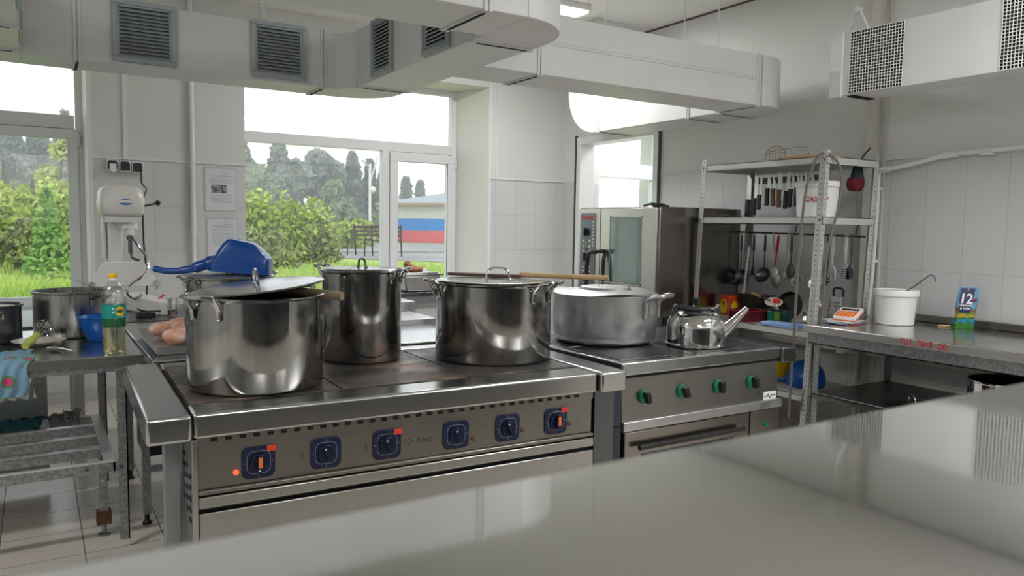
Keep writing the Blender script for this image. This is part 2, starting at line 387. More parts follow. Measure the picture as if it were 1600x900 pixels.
W3 = struct(w3.build('window_3', M['pvc'], bevel=.005)); pane(W3, 5.5, 6.6, 2.225, 2.65, 7.24); pane(W3, 5.57, 6.5, .86, 2.06, 7.21)

# pipes and cable covers on the walls
def tags(o, label, cat, group=None, kind=None): return tagp(o, label, cat, group, kind)
p = MB(); p.cyl((1.128, 6.868, 0), (1.128, 6.868, 1.34), .017); p.cyl((1.128, 6.868, 1.34), (1.128, 6.868, 3.3), .021)
p.build('pipe', M['pvc'], at=(1.128, 6.868, 0)); tags(bpy.context.scene.objects['pipe'], 'white vertical pipe on the wall between the sockets and the pinned papers', 'pipe')
struct(rbox(.618, .655, 6.885, 6.9, 1.94, 3.3).build('trim_8', M['pvc'], smooth=False))
wp = thing('water_pipe', 'white plastic pipe bending along the right wall above the prep table', 'pipe', (4.9, 3.16, .9))
pts = [(4.885, 3.165, .88), (4.885, 3.15, 1.1), (4.885, 3.142, 1.29), (4.89, 3.138, 1.6), (4.9, 3.145, 1.855)]
MB().tube(pts, .014, 12).build('riser', M['pvc'], wp)
MB().tube([(4.9, 3.152, 1.862), (4.9, 2.9, 1.90), (4.9, 2.69, 1.945), (4.9, 2.46, 1.952), (4.9, 2.2, 1.962), (4.9, .2, 2.0), (4.9, -2.4, 2.05)], .0155, 12).build('pipe_run', M['pvc'], wp)
f = MB(); f.ell((4.9, 3.153, 1.864), .024, .024, .024); f.cyl((4.9, 3.153, 1.80), (4.9, 3.153, 1.85), .02); f.cyl((4.9, 3.14, 1.866), (4.9, 3.08, 1.876), .02)
f.cyl((4.9, 2.72, 1.94), (4.9, 2.62, 1.947), .021); f.cyl((4.9, 3.163, 1.25), (4.9, 3.164, 1.32), .02); f.build('pipe_fitting', M['pvc'], wp)
c = MB(); c.box(4.87, 4.95, 3.13, 3.18, 1.735, 1.755); c.box(4.87, 4.95, 3.14, 3.19, 1.24, 1.26); c.box(4.87, 4.95, 2.42, 2.48, 1.925, 1.94); c.build('pipe_clip', M['pvc'], wp, bevel=.003)
cc = MB(); cc.box(4.925, 4.95, -1, 4.1, .585, .625); cc.box(4.915, 4.95, 2.2, 2.28, .55, .66); cc.box(4.915, 4.95, 3.36, 3.42, .57, .68)
struct(cc.build('trim_9', M['paint'], bevel=.003))

# ------------------------------------------------------------------ ventilation ducts
ZB = 2.3
def duct_box(parent, x0, x1, y0, y1, z0, z1, name='duct_section'): return rbox(x0, x1, y0, y1, z0, z1).build(name, M['duct'], parent, bevel=.004)
def elbow(parent, c, rx, ry, q, z0, z1):     # quarter turn about the inner corner c; q = signs of the quadrant
    n = 14; poly = [c]+[(c[0]+q[0]*rx*math.sin(a), c[1]+q[1]*ry*math.cos(a)) for a in [math.pi/2*i/n for i in range(n+1)]]
    if q[0]*q[1] > 0: poly = poly[::-1]
    return MB().prism(poly, z0, z1).build('elbow', M['duct'], parent, bevel=.004)
def flange(parent, axis, a, lo, hi, z0, z1):
    mb = MB(); e = .008
    for o in (-.019, .003):
        if axis == 'x': mb.box(a+o, a+o+.016, lo-e, hi+e, z0-e, z1+e)
        else: mb.box(lo-e, hi+e, a+o, a+o+.016, z0-e, z1+e)
    fl = mb.build('flange', M['duct'], parent, bevel=.002); g = MB()
    if axis == 'x': g.box(a-.009, a+.006, lo+.03, hi-.03, z0-e-.002, z0-e+.002)
    else: g.box(lo+.03, hi-.03, a-.009, a+.006, z0-e-.002, z0-e+.002)
    g.build('flange_gap_line', M['gap'], fl, smooth=False)  # dark strip under each flange marks the gap between its frames
    return fl
def grille(parent, axis, a, lo, hi, z0, z1):
    """louvre grille; axis 'y': faces -Y at y=a ; 'x-': faces -X at x=a ; 'x+': faces +X"""
    T = {'y': Matrix(((1, 0, 0, lo), (0, 1, 0, a), (0, 0, 1, z0), (0, 0, 0, 1))),
         'x-': Matrix(((0, 1, 0, a), (-1, 0, 0, hi), (0, 0, 1, z0), (0, 0, 0, 1))),
         'x+': Matrix(((0, -1, 0, a), (1, 0, 0, lo), (0, 0, 1, z0), (0, 0, 0, 1)))}[axis]
    Wd, Hh = hi-lo, z1-z0; mb = MB(T); w = .026
    frame(mb, 0, Wd, 0, Hh, w, -.022, 0); frame(mb, .018, Wd-.018, .018, Hh-.018, .02, -.014, 0)
    g = mb.build('grille', M['ductg'], parent, bevel=.003)
    bk = MB(T); bk.box(.03, Wd-.03, -.003, 0, .03, Hh-.03); bk.build('grille_opening', M['gap'], g, smooth=False)
    sl = MB(T); n = 13; st = (Hh-.075)/n
    for i in range(n):
        z = .036+i*st; sl.add([(.036, -.006, z+st*.80), (Wd-.036, -.006, z+st*.80), (Wd-.036, -.021, z), (.036, -.021, z),
                              (.036, -.004, z+st*.80), (Wd-.036, -.004, z+st*.80), (Wd-.036, -.019, z-.003), (.036, -.019, z-.003)],
                             [(3, 2, 1, 0), (4, 5, 6, 7), (0, 1, 5, 4), (2, 3, 7, 6), (1, 2, 6, 5), (3, 0, 4, 7)])
    sl.build('louvre_slats', M['ductg'], g, smooth=False)
    return g
def hanger(parent, x, y, zt, axis='x', wd=.11):
    mb = MB(); u = Vector((1, 0, 0)) if axis == 'x' else Vector((0, 1, 0)); v = Vector((0, 1, 0)) if axis == 'x' else Vector((1, 0, 0)); top = Vector((x, y, zt+.16))
    for s_ in (-1, 1):
        b = Vector((x, y, zt))+u*wd*s_
        mb.add([b-v*.014, b+v*.014, top+v*.014, top-v*.014, b-v*.014+u*s_*.003, b+v*.014+u*s_*.003, top+v*.014+u*s_*.004, top-v*.014+u*s_*.004],
               [(0, 1, 2, 3), (7, 6, 5, 4), (0, 4, 5, 1), (1, 5, 6, 2), (2, 6, 7, 3), (3, 7, 4, 0)])
    mb.cyl(top-v*.016+Vector((0, 0, -.012)), top+v*.016+Vector((0, 0, -.012)), .018); mb.cyl(top, (x, y, 3.3), .0025, n=6)
    return mb.build('hanger', M['duct'], parent)
H1 = 2.645
rg = thing('ventilation_duct', 'white square-loop ventilation duct with louvre grilles hanging over the large stove', 'ventilation duct', (.87, 3.9, ZB))
duct_box(rg, -.04, 1.66, 4.77, 5.07, ZB, H1); elbow(rg, (1.73, 4.77), .33, .30, (1, 1), ZB, H1)
duct_box(rg, 1.66, 1.73, 4.77, 5.07, ZB, H1); elbow(rg, (-.04, 4.77), .33, .30, (-1, 1), ZB, H1)
duct_box(rg, 1.73, 2.06, 3.05, 4.77, ZB, H1); duct_box(rg, -.37, -.04, 3.05, 4.77, ZB, H1)
elbow(rg, (1.73, 3.05), .33, .37, (1, -1), ZB, H1); elbow(rg, (-.04, 3.05), .33, .37, (-1, -1), ZB, H1)
duct_box(rg, -.04, 1.73, 2.68, 3.05, ZB, H1)
ch = MB(); ch.prism([(1.64, 4.772), (1.732, 4.772), (1.732, 4.66), (1.70, 4.70)], ZB, H1); ch.build('corner_gusset', M['duct'], rg, bevel=.002)
flange(rg, 'x', 1.56, 4.77, 5.07, ZB, H1); flange(rg, 'x', .22, 4.77, 5.07, ZB, H1); flange(rg, 'y', 4.60, 1.73, 2.06, ZB, H1)
flange(rg, 'y', 3.16, 1.73, 2.06, ZB, H1); flange(rg, 'x', 1.54, 2.68, 3.05, ZB, H1); flange(rg, 'y', 4.68, -.37, -.04, ZB, H1); flange(rg, 'y', 4.12, -.37, -.04, ZB, H1)
grille(rg, 'y', 4.77, .385, .71, 2.317, 2.65); grille(rg, 'y', 4.77, 1.12, 1.45, 2.32, 2.65)
grille(rg, 'x-', 1.73, 4.06, 4.36, 2.31, 2.64); grille(rg, 'x-', 1.73, 3.36, 3.66, 2.31, 2.64)
grille(rg, 'x+', -.04, 4.2, 4.53, 2.31, 2.64); grille(rg, 'x+', -.04, 3.5, 3.83, 2.31, 2.64)
hanger(rg, 1.22, 4.90, H1, 'y', .06); hanger(rg, .5, 2.85, H1); hanger(rg, 1.89, 3.9, H1)
H2 = 2.64
br = thing('branch_duct', 'white ventilation duct branching right from the square loop and turning up by the right wall', 'ventilation duct', (3.2, 3.8, ZB))
duct_box(br, 2.06, 4.24, 3.62, 3.98, ZB, H2); elbow(br, (4.27, 3.99), .40, .385, (1, -1), ZB, H2); duct_box(br, 4.24, 4.27, 3.605, 3.99, ZB, H2)
duct_box(br, 4.27, 4.66, 3.99, 5.5, ZB, H2)
n = 12; pr = [(5.5+.40*math.sin(a), H2+.06-.40*math.cos(a)) for a in [math.pi/2*i/n for i in range(n+1)]]
up = MB(); poly = [(5.5, ZB)]+pr[1:]+[(5.9, 3.3), (5.5, 3.3)]
up.plate((4.27, 0, 0), (0, 1, 0), (0, 0, 1), .39, poly); up.build('rising_elbow', M['duct'], br, bevel=.004)
flange(br, 'x', 2.42, 3.62, 3.98, ZB, H2); flange(br, 'x', 4.21, 3.62, 3.98, ZB, H2); flange(br, 'y', 4.02, 4.27, 4.66, ZB, H2); flange(br, 'y', 4.34, 4.27, 4.66, ZB, H2); flange(br, 'y', 5.44, 4.27, 4.66, ZB, H2)
sm = MB(); sm.box(2.46, 4.18, 3.610, 3.622, 2.485, 2.497); sm.box(2.46, 4.18, 3.614, 3.622, 2.47, 2.485); sm.build('folded_seam', M['duct'], br, smooth=False)
rd = MB()
for x, y in ((3.02, 3.8), (4.0, 3.8), (4.46, 4.6)): rd.cyl((x, y, H2), (x, y, 3.3), .004, n=6)
rd.build('hanging_rod', M['duct'], br)
H3 = 2.685
eb = thing('supply_duct', 'white ventilation duct with square wire mesh openings high along the right wall', 'ventilation duct', (4.45, 1.5, ZB))
duct_box(eb, 4.33, 4.58, -1.6, 3.09, ZB, H3); duct_box(eb, 4.318, 4.59, 3.06, 3.145, ZB-.008, H3+.006, 'end_cap')
rbox(4.36, 4.575, 2.99, 3.04, ZB-.006, ZB+.001).build('slot', M['gap'], eb, smooth=False)
hanger(eb, 4.40, 3.02, H3, 'y', .085)
def mesh_panel(y0, y1):
    rbox(4.3285, 4.3305, y0, y1, ZB+.004, H3-.004).build('mesh_opening', M['gap'], eb, smooth=False)
    mb = MB(); n = 19
    for i in range(n+1):
        y = y0+(y1-y0)*i/n; j = .002*math.sin(i*3.1)
        mb.tube([(4.325, y+j, ZB+.004), (4.325, y-j, (ZB+H3)/2), (4.325, y+j, H3-.004)], .0021, 4)
    for i in range(n+2):
        z = ZB+.006+(H3-ZB-.012)*i/(n+1); mb.tube([(4.3235, y0, z), (4.3235, (y0+y1)/2, z+.003*math.sin(i*2)), (4.3235, y1, z)], .0021, 4)
    mb.build('wire_mesh', M['plastic_w'], eb)
mesh_panel(2.665, 3.01); mesh_panel(1.785, 2.129); mesh_panel(.9, 1.245)

# ------------------------------------------------------------------ ceiling lamps
def ceiling_lamp(x, y, label, seen=True):   # long side along X
    t = thing('ceiling_lamp', label, 'ceiling lamp', (x, y, 3.3), group='fluorescent ceiling lamps')
    mb = MB(); mb.box(x-.62, x+.62, y-.09, y+.09, 3.25, 3.30); mb.box(x-.64, x-.62, y-.1, y+.1, 3.225, 3.3); mb.box(x+.62, x+.64, y-.1, y+.1, 3.225, 3.3); mb.build('housing', M['white'], t, bevel=.004)
    rbox(x-.615, x+.615, y-.085, y+.085, 3.226, 3.25).build('diffuser', M['lampglow'], t, bevel=.01)
    ld = bpy.data.lights.new('lamp_light', 'AREA'); ld.shape = 'RECTANGLE'; ld.size = 1.2; ld.size_y = .16; ld.energy = LAMP; ld.color = (1, .985, .965)
    lo = bpy.data.objects.new('lamp_light', ld); COL.objects.link(lo); lo.parent = t; lo.location = (0, 0, -.08)
M['lampglow'] = mat('lamp_diffuser_lit', (.9, .9, .88), .5, emit=((1, .98, .9), 3.0))
ceiling_lamp(3.34, 5.30, 'lit fluorescent ceiling lamp above the branch duct')
for x, y, lab in ((3.5, 1.0, 'fluorescent ceiling lamp over the right prep table'), (3.4, -1.5, 'fluorescent ceiling lamp at the back right of the kitchen'), (.2, -1.7, 'fluorescent ceiling lamp at the back left of the kitchen'), (-1.9, 2.2, 'fluorescent ceiling lamp at the left of the kitchen')): ceiling_lamp(x, y, lab)
ceiling_lamp(6.3, 6.05, 'unseen lamp added in the side passage to brighten its window frame')  # fill lamp added out of view to lighten the passage window bars
# ------------------------------------------------------------------ foreground counter
fc = thing('steel_counter', 'wide bare stainless steel counter top filling the foreground', 'counter', (1.2, -.35, 0))
M['counter'] = mat('foreground_steel', (.74, .745, .745), .05, 1, rvar=(1.6, .04, .085), bump=(2.0, .05, .0015))
rbox(-1.3, 3.3, -.85, .128, 1.36, 1.40).build('counter_top', M['counter'], fc, bevel=.004, seg=3)
for x in (-1.25, .9, 3.2):
    for y in (-.8, .06): rbox(x, x+.04, y, y+.04, 0, 1.36).build('leg', M['steel_x'], fc, bevel=.002)
rbox(-1.28, 3.28, -.83, .10, .10, 1.355).build('added_dark_body', M['steel_dark'], fc, bevel=.003)  # unseen dark body added so the stove front reflects something dark

# ------------------------------------------------------------------ large stove (local axes, slightly turned)
st = thing('electric_stove', 'large six-plate electric stove with navy square knob plates', 'stove', (.388, 2.424, 0), math.radians(-1.55))
T = W[st.name]
def sb(x0, x1, y0, y1, z0, z1): return rbox(x0, x1, y0, y1, z0, z1, T)
Lx = 1.512
b = MB(T); b.box(0, Lx, 0, .142, .79, .87); b.build('front_rim', M['steel_x'], st, bevel=.011, seg=4)
b = MB(T); b.box(0, Lx, .865, .955, .79, .87); b.build('rear_rim', M['steel_x'], st, bevel=.008)
for x0, x1, y in ((-.132, -.006, -.018), (Lx+.006, Lx+.135, -.02)):
    sb(x0, x1, y, .955, .79, .872).build('side_rim', M['steel'], st, bevel=.011, seg=4)
b = MB(T); b.box(0, Lx, .142, .865, .72, .858); b.build('hob_well', M['gap'], st, smooth=False)
xs = [.006, .508, 1.012, Lx-.004]; ys = [.148, .498, .860]
for i in range(3):
    for j in range(2):
        sb(xs[i]+.003, xs[i+1]-.003, ys[j]+.003, ys[j+1]-.003, .84, .872).build('hotplate', M['iron'], st, bevel=.002)
b = MB(T); b.box(.02, Lx-.02, .03, .95, .12, .79); b.build('body', M['steel_dark'], st)
b = MB(T); b.box(.012, Lx-.012, .012, .03, .765, .79); b.build('vent_strip', M['panel'], st)
b = MB(T)
for i in range(34):
    x = .05+i*.0425
    if x < Lx-.07: b.box(x, x+.019, .008, .013, .778, .787)
b.build('vent_slots', M['gap'], st, smooth=False)
b = MB(T); b.box(.012, Lx-.012, .02, .05, .626, .766); b.box(.012, Lx-.012, .004, .05, .612, .626); b.build('control_panel', M['panel'], st, bevel=.003)
b = MB(T); b.box(.012, Lx-.012, .0, .04, .572, .608); b.build('door_rail', M['steel_x'], st, bevel=.004)
b = MB(T); b.box(.02, Lx-.02, .03, .06, .555, .575); b.build('door_gap', M['gap'], st, smooth=False)
b = MB(T); b.box(.012, Lx-.012, .0, .04, .16, .558); b.build('oven_door', M['steel_x'], st, bevel=.004)
b = MB(T); b.plate((.010, 0, 0), (0, 1, 0), (0, 0, 1), -.016, [(0, .30), (.34, .71), (.34, .79), (0, .79)]); b.build('side_panel', M['steel'], st, bevel=.002)
sp_ = MB(T)
for k in range(3):
    for i in range(5): sp_.box(-.0075, -.0055, .035+k*.065, .065+k*.065, .66-i*.035+k*.02, .672-i*.035+k*.02)
sp_.build('side_slots', M['gap'], st, smooth=False)
b = MB(T); b.box(-.062, -.012, .22, .27, .0, .79); b.build('leg', M['greyleg'], st, bevel=.003)
b = MB(T); b.box(Lx+.01, Lx+.11, .03, .12, .02, .79); b.build('leg', M['steel_dark'], st, bevel=.002)
for x in (0, Lx-.04): sb(x, x+.04, .88, .92, 0, .2).build('leg', M['galv'], st, bevel=.002)
b = MB(T); b.add([(Lx+.01, .0, .79), (Lx+.01, .0, .71), (Lx+.02, .0, .79), (Lx+.02, .003, .79)], [(0, 1, 2)]);
kx = [.193, .410, .624, .890, 1.107, 1.325]; kz = .692
for i, x in enumerate(kx):
    kb = MB(T); kb.plate((x, .0195, kz), (1, 0, 0), (0, 0, 1), .004, rrect(-.052, .052, -.052, .052, .022)); kp = kb.build('knob_plate', M['navy'], st, bevel=.001)
    ln = MB(T); ring = [(x+a, .0146, kz+c) for a, c in rrect(-.036, .036, -.036, .036, .02)]; ln.tube(ring, .0007, 4, closed=True)
    for a in range(4):
        d = Vector((math.cos(a*math.pi/2), 0, math.sin(a*math.pi/2))); ln.tube([Vector((x, .0146, kz))+d*.040, Vector((x, .0146, kz))+d*.047], .0007, 4)
    ln.build('knob_marking', M['line'], kp)
    kn = MB(T); kn.lathe([(0, 0), (.029, 0), (.027, .010), (0, .010)], (x, .0155, kz), 28, (0, -1, 0))
    turn = math.radians([8, -25, -25, -25, -25, 5][i]); dx, dz = math.sin(turn), math.cos(turn); sx, sz = dz, -dx
    q = [Vector((x, 0, kz))+Vector((dx, 0, dz))*a+Vector((sx, 0, sz))*c for a, c in ((-.028, -.007), (-.028, .007), (.028, .007), (.028, -.007))]
    kn.add([v+Vector((0, .006, 0)) for v in q]+[v+Vector((0, -.012, 0)) for v in q], [(0, 1, 2, 3), (7, 6, 5, 4), (0, 4, 5, 1), (1, 5, 6, 2), (2, 6, 7, 3), (3, 7, 4, 0)])
    ko = kn.build('knob', M['navy2'], st, bevel=.0015)
    dm = MB(T); s_ = -1 if i == 0 else 1; pc = Vector((x, -.0125, kz))+Vector((dx, 0, dz))*.021*s_; dm.cyl(pc, pc+Vector((0, -.0012, 0)), .0025, n=10)
    dm.build('pointer_dot', M['plastic_w'], ko)
    if i in (0, 5):
        o_ = MB(T); o_.box(x-.006, x+.006, -.0142, -.0128, kz-.012, kz+.022); o_.build('orange_label', M['orange'], ko)
    if i in (0, 2, 5):
        r_ = MB(T); r_.box(x+.026, x+.054, .0142, .0152, kz+.032, kz+.050); r_.build('red_sticker', M['redst'], kp)
for x, z, lit in ((.124, .668, 1), (.337, .694, 0), (.553, .690, 0), (.963, .668, 0), (1.176, .672, 0), (1.392, .672, 0)):
    ib = MB(T); ib.lathe([(0, 0), (.0085, 0), (.0085, .004), (.006, .006), (0, .007)], (x, .0195, z), 16, (0, -1, 0)); ib.build('indicator_lamp', M['led'] if lit else M['rust'], st)
lg = MB(T); text_mesh(lg, 'Abat', (.765, .0195, .690), (1, 0, 0), (0, 0, 1), .032, .001)
lg.tube([(.722, .0193, .690), (.706, .0193, .700), (.690, .0193, .690), (.706, .0193, .680)], .0012, 4, closed=True); lg.build('embossed_logo', M['steel_dark'], st)

# ------------------------------------------------------------------ second stove with green knobs
s2 = thing('stove', 'smaller steel stove with four green knobs carrying the kettle', 'stove', (2.63, 2.5, 0))
rbox(2.125, 3.15, 2.5, 3.38, .812, .87).build('stove_top', M['steel'], s2, bevel=.007, seg=3)
rbox(3.155, 3.262, 2.49, 3.38, .79, .868).build('side_rim', M['steel_dark'], s2, bevel=.008)
tp = MB(); tp.box(2.14, 3.14, 2.545, 2.549, .8695, .8707); tp.box(2.14, 3.14, 3.33, 3.334, .8695, .8707); tp.box(2.632, 2.636, 2.55, 3.33, .8695, .8707); tp.build('plate_joint', M['gap'], s2, smooth=False)
for x in (2.14, 2.64):
    for y in (2.56, 2.95): rbox(x+.03, x+.44, y+.01, y+.36, .869, .8725).build('hotplate', M['steel_dark'], s2, bevel=.001)
rbox(2.13, 3.145, 2.53, 3.36, .1, .81).build('body', M['steel_dark'], s2)
cp = MB(); cp.add([(2.132, 2.515, .80), (3.142, 2.515, .80), (3.142, 2.50, .615), (2.132, 2.50, .615), (2.132, 2.54, .80), (3.142, 2.54, .80), (3.142, 2.54, .615), (2.132, 2.54, .615)],
                  [(0, 3, 2, 1), (4, 5, 6, 7), (0, 1, 5, 4), (2, 3, 7, 6), (1, 2, 6, 5), (3, 0, 4, 7)]); cp.build('control_panel', M['panel'], s2)
rbox(2.13, 3.145, 2.508, 2.53, .800, .811).build('panel_gap', M['gap'], s2, smooth=False)
rbox(2.125, 3.15, 2.478, 2.53, .572, .614).build('white_strip', M['alu'], s2, bevel=.003)
rbox(2.14, 2.93, 2.49, 2.53, .12, .565).build('oven_door', M['oven_side'], s2, bevel=.004)
MB().tube([(2.2, 2.46, .50), (2.86, 2.46, .50)], .012, 12).build('door_handle', M['black'], s2)
rbox(2.24, 2.82, 2.486, 2.491, .2, .46).build('door_window', M['black'], s2, bevel=.001)
rbox(2.94, 3.145, 2.49, 2.53, .12, .565).build('service_panel', M['panel'], s2, bevel=.002)
MB().lathe([(0, 0), (.012, 0), (.010, .012), (0, .012)], (3.047, 2.49, .49), 16, (0, -1, 0)).build('green_button', M['green'], s2)
bd = MB(); bd.plate((3.075, 2.4995, .632), (1, 0, 0), (0, 0, 1), .003, rrect(-.04, .052, -.018, .02, .004)); bo = bd.build('badge', M['plastic_w'], s2)
MB().tube([(3.04, 2.494, .630), (3.06, 2.494, .632), (3.068, 2.494, .642), (3.078, 2.494, .622), (3.088, 2.494, .634), (3.118, 2.494, .634)], .0018, 5).build('zigzag_mark', M['gap'], bo)
for i, x in enumerate((2.256, 2.488, 2.72, 2.95)):
    kn = MB(); kn.lathe([(0, 0), (.033, 0), (.033, .006), (.030, .014), (.026, .016), (0, .016)], (x, 2.507, .712), 32, (0, -1, 0)); k = kn.build('knob', M['green'], s2, bevel=.001)
    a = math.radians((20, 25, 8, 10)[i]); d = Vector((math.sin(a), 0, -math.cos(a))); sd = Vector((math.cos(a), 0, math.sin(a)))
    g = MB(); q = [Vector((x+.003, 2.49, .712))+d*u+sd*v for u, v in ((-.027, -.012), (-.027, .012), (.027, .012), (.027, -.012))]
    g.add([v+Vector((0, .004, 0)) for v in q]+[v*1+Vector((0, -.024, 0)) for v in q], [(0, 1, 2, 3), (7, 6, 5, 4), (0, 4, 5, 1), (1, 5, 6, 2), (2, 6, 7, 3), (3, 7, 4, 0)])
    g.build('knob_grip', M['black'], k, bevel=.004)
for x in (2.14, 3.09): rbox(x, x+.05, 2.52, 2.57, 0, .12).build('leg', M['galv'], s2)
dp = thing('vent_panel', 'dark narrow louvred side panel between the two stoves', 'panel', (2.04, 2.6, 0))
rbox(1.985, 2.105, 2.475, 2.50, .02, .775).build('panel', M['navydk'] if 'navydk' in M else mat('dark_blue_grey_panel', (.035, .05, .07), .45, .3), dp, bevel=.002)
vs = MB()
for k in range(3):
    for i in range(3): vs.box(2.005+k*.026, 2.011+k*.026, 2.4735, 2.476, .50-i*.13, .58-i*.13)
vs.box(1.985, 2.105, 2.473, 2.476, .602, .606); vs.build('louvre_slots', M['gap'], dp, smooth=False)
# ------------------------------------------------------------------ rear worktop, tables
wt = thing('worktop', 'long steel worktop behind the large stove holding the scoop pot and meat tray', 'worktable', (1.1, 4.1, 0))
rbox(.395, 1.93, 3.43, 4.02, .835, .872).build('table_top', M['steel'], wt, bevel=.005)
rbox(.395, 1.70, 4.026, 4.78, .835, .872).build('table_top', M['steel'], wt, bevel=.005)
for x, y in ((.40, 3.93), (1.86, 3.5), (.40, 4.68), (1.86, 3.93), (1.6, 4.68)):
    l = MB(); l.box(x, x+.035, y, y+.035, .05, .835); lo = l.build('leg', M['galv'], wt, bevel=.002)
    MB().lathe([(0, 0), (.022, 0), (.022, .008), (.012, .02), (.012, .05), (0, .05)], (x+.017, y+.017, 0), 16).build('foot', M['black'], lo)
rbox(.43, 1.88, 3.935, 3.955, .25, .28).build('stretcher', M['galv'], wt, bevel=.002)
rbox(.40, 1.9, 3.45, 3.47, .79, .835).build('apron', M['galv'], wt)
bx = thing('crate', 'dark blue plastic crate hanging under the worktop beside the slatted shelf', 'crate', (.55, 4.0, .30))
cb = MB(); cb.box(.41, .75, 3.96, 4.25, .32, .60); cb.build('crate_body', M['navydk2'] if 'navydk2' in M else mat('dark_blue_plastic', (.012, .02, .06), .4), bx, bevel=.012)
cb = MB(); cb.box(.40, .76, 3.95, 4.26, .585, .61); cb.box(.40, .76, 3.95, 4.26, .50, .512); cb.build('crate_rim', M['steel_dark'], bx, bevel=.004)
# block heaters at the right end behind the stove
hb = thing('warming_box', 'low flat steel box on the worktop behind the tall stockpot', 'box', (1.84, 3.95, .872))
rbox(1.71, 2.0, 4.03, 4.42, .80, .905).build('box_body', M['alu'], hb, bevel=.004)
rbox(1.72, 2.05, 4.44, 4.9, .80, .965).build('box_top', M['alu'], hb, bevel=.004)
rbox(1.74, 2.0, 4.5, 4.8, 0, .80).build('pedestal', M['steel_dark'], hb)

lt = thing('prep_table', 'stainless prep table on the left with an open slatted lower shelf', 'table', (-.4, 4.15, 0))
rbox(-1.3, .386, 3.64, 4.66, .845, .872).build('table_top', M['steel'], lt, bevel=.006, seg=3)
b = MB(); b.box(-1.3, .387, 3.633, 3.642, .832, .868); b.build('front_lip', M['steel_x'], lt)
b = MB(); b.box(-1.25, .36, 3.665, 3.675, .80, .846); b.box(-1.25, .36, 4.60, 4.61, .80, .846); b.build('apron', M['galv'], lt)
for x, y in ((.28, 3.69), (.26, 4.58), (-1.2, 3.69), (-1.2, 4.58)):
    l = MB(); l.box(x, x+.04, y, y+.006, .04, .84); l.box(x+.034, x+.04, y, y+.04, .04, .84); l.build('leg', M['galv'], lt)
l = MB(); l.box(.215, .250, 3.885, 3.92, .07, .355); lo = l.build('leg', M['galv'], lt, bevel=.001)
r_ = MB(); r_.box(.200, .262, 3.872, 3.93, .055, .115); r_.build('rusty_socket', M['rust'], lo, bevel=.003)
MB().lathe([(0, 0), (.028, 0), (.028, .008), (.012, .016), (.008, .06), (0, .06)], (.232, 3.90, 0), 16).build('foot', M['galv'], lo)
MB().lathe([(0, 0), (.006, 0), (.006, .0015), (0, .0015)], (.228, 3.884, .26), 12, (0, -1, 0)).build('bolt_hole', M['plastic_w'], lo)
rk = MB()
rk.box(-1.2, .285, 3.70, 3.708, .35, .397); rk.mi = 1; rk.box(-1.2, .285, 3.699, 3.725, .394, .3985)
rk.build('shelf_rail', [M['galv'], M['slat_top']], lt, smooth=False)
for y in (3.93, 4.16, 4.39, 4.60):
    k = MB(); k.box(-1.2, .262, y, y+.006, .355, .40); k.mi = 1; k.box(-1.2, .262, y-.001, y+.036, .399, .4025); k.build('slat', [M['galv'], M['slat_top']], lt, smooth=False)
k = MB(); k.box(.262, .27, 3.70, 4.62, .34, .402); k.mi = 1; k.box(.225, .27, 3.70, 4.62, .399, .403); k.build('shelf_rail', [M['galv'], M['slat_top']], lt, smooth=False)
bt = MB()
for x in (.29, .16): bt.lathe([(0, 0), (.008, 0), (.006, .006), (0, .006)], (x, 3.699 if x < .2 else 3.69, .372), 8, (0, -1, 0))
bt.build('bolt', M['steel_dark'], lt)

mt = thing('mixer_table', 'dark-topped table against the window wall under the planetary mixer', 'table', (.5, 5.3, 0))
rbox(-.9, 1.3, 4.84, 5.75, .84, .872).build('table_top', M['steel_dark'], mt, bevel=.004)
rbox(-.88, 1.28, 4.86, 4.87, .74, .84).build('apron', M['steel'], mt)
for x, y in ((.16, 4.98), (-.85, 4.9), (1.2, 4.9), (.16, 5.65), (1.2, 5.65)): rbox(x, x+.055, y, y+.05, 0, .84).build('leg', M['plastic_w'], mt, bevel=.003)
mp = rbox(-1.0, .03, 4.72, 4.75, .05, .80).build('marbled_panel', mat('grey_green_marbled_laminate', (.34, .40, .39), .45, noise=(40, (.42, .48, .46), .4, .6)), at=(-.5, 4.73, .05))
tags(mp, 'grey-green marbled board standing behind the slatted shelf', 'board')
gt = thing('side_table', 'narrow steel table by the window carrying the lidded steel pan', 'table', (2.9, 6.2, 0))
rbox(2.2, 3.5, 5.98, 6.6, .835, .872).build('table_top', M['steel_dark'], gt, bevel=.004)
rbox(2.22, 3.48, 6.0, 6.01, .77, .835).build('apron', M['galv'], gt)
for x, y in ((2.24, 6.02), (3.42, 6.02), (2.24, 6.54), (3.42, 6.54)): rbox(x, x+.04, y, y+.04, 0, .835).build('leg', M['galv'], gt)
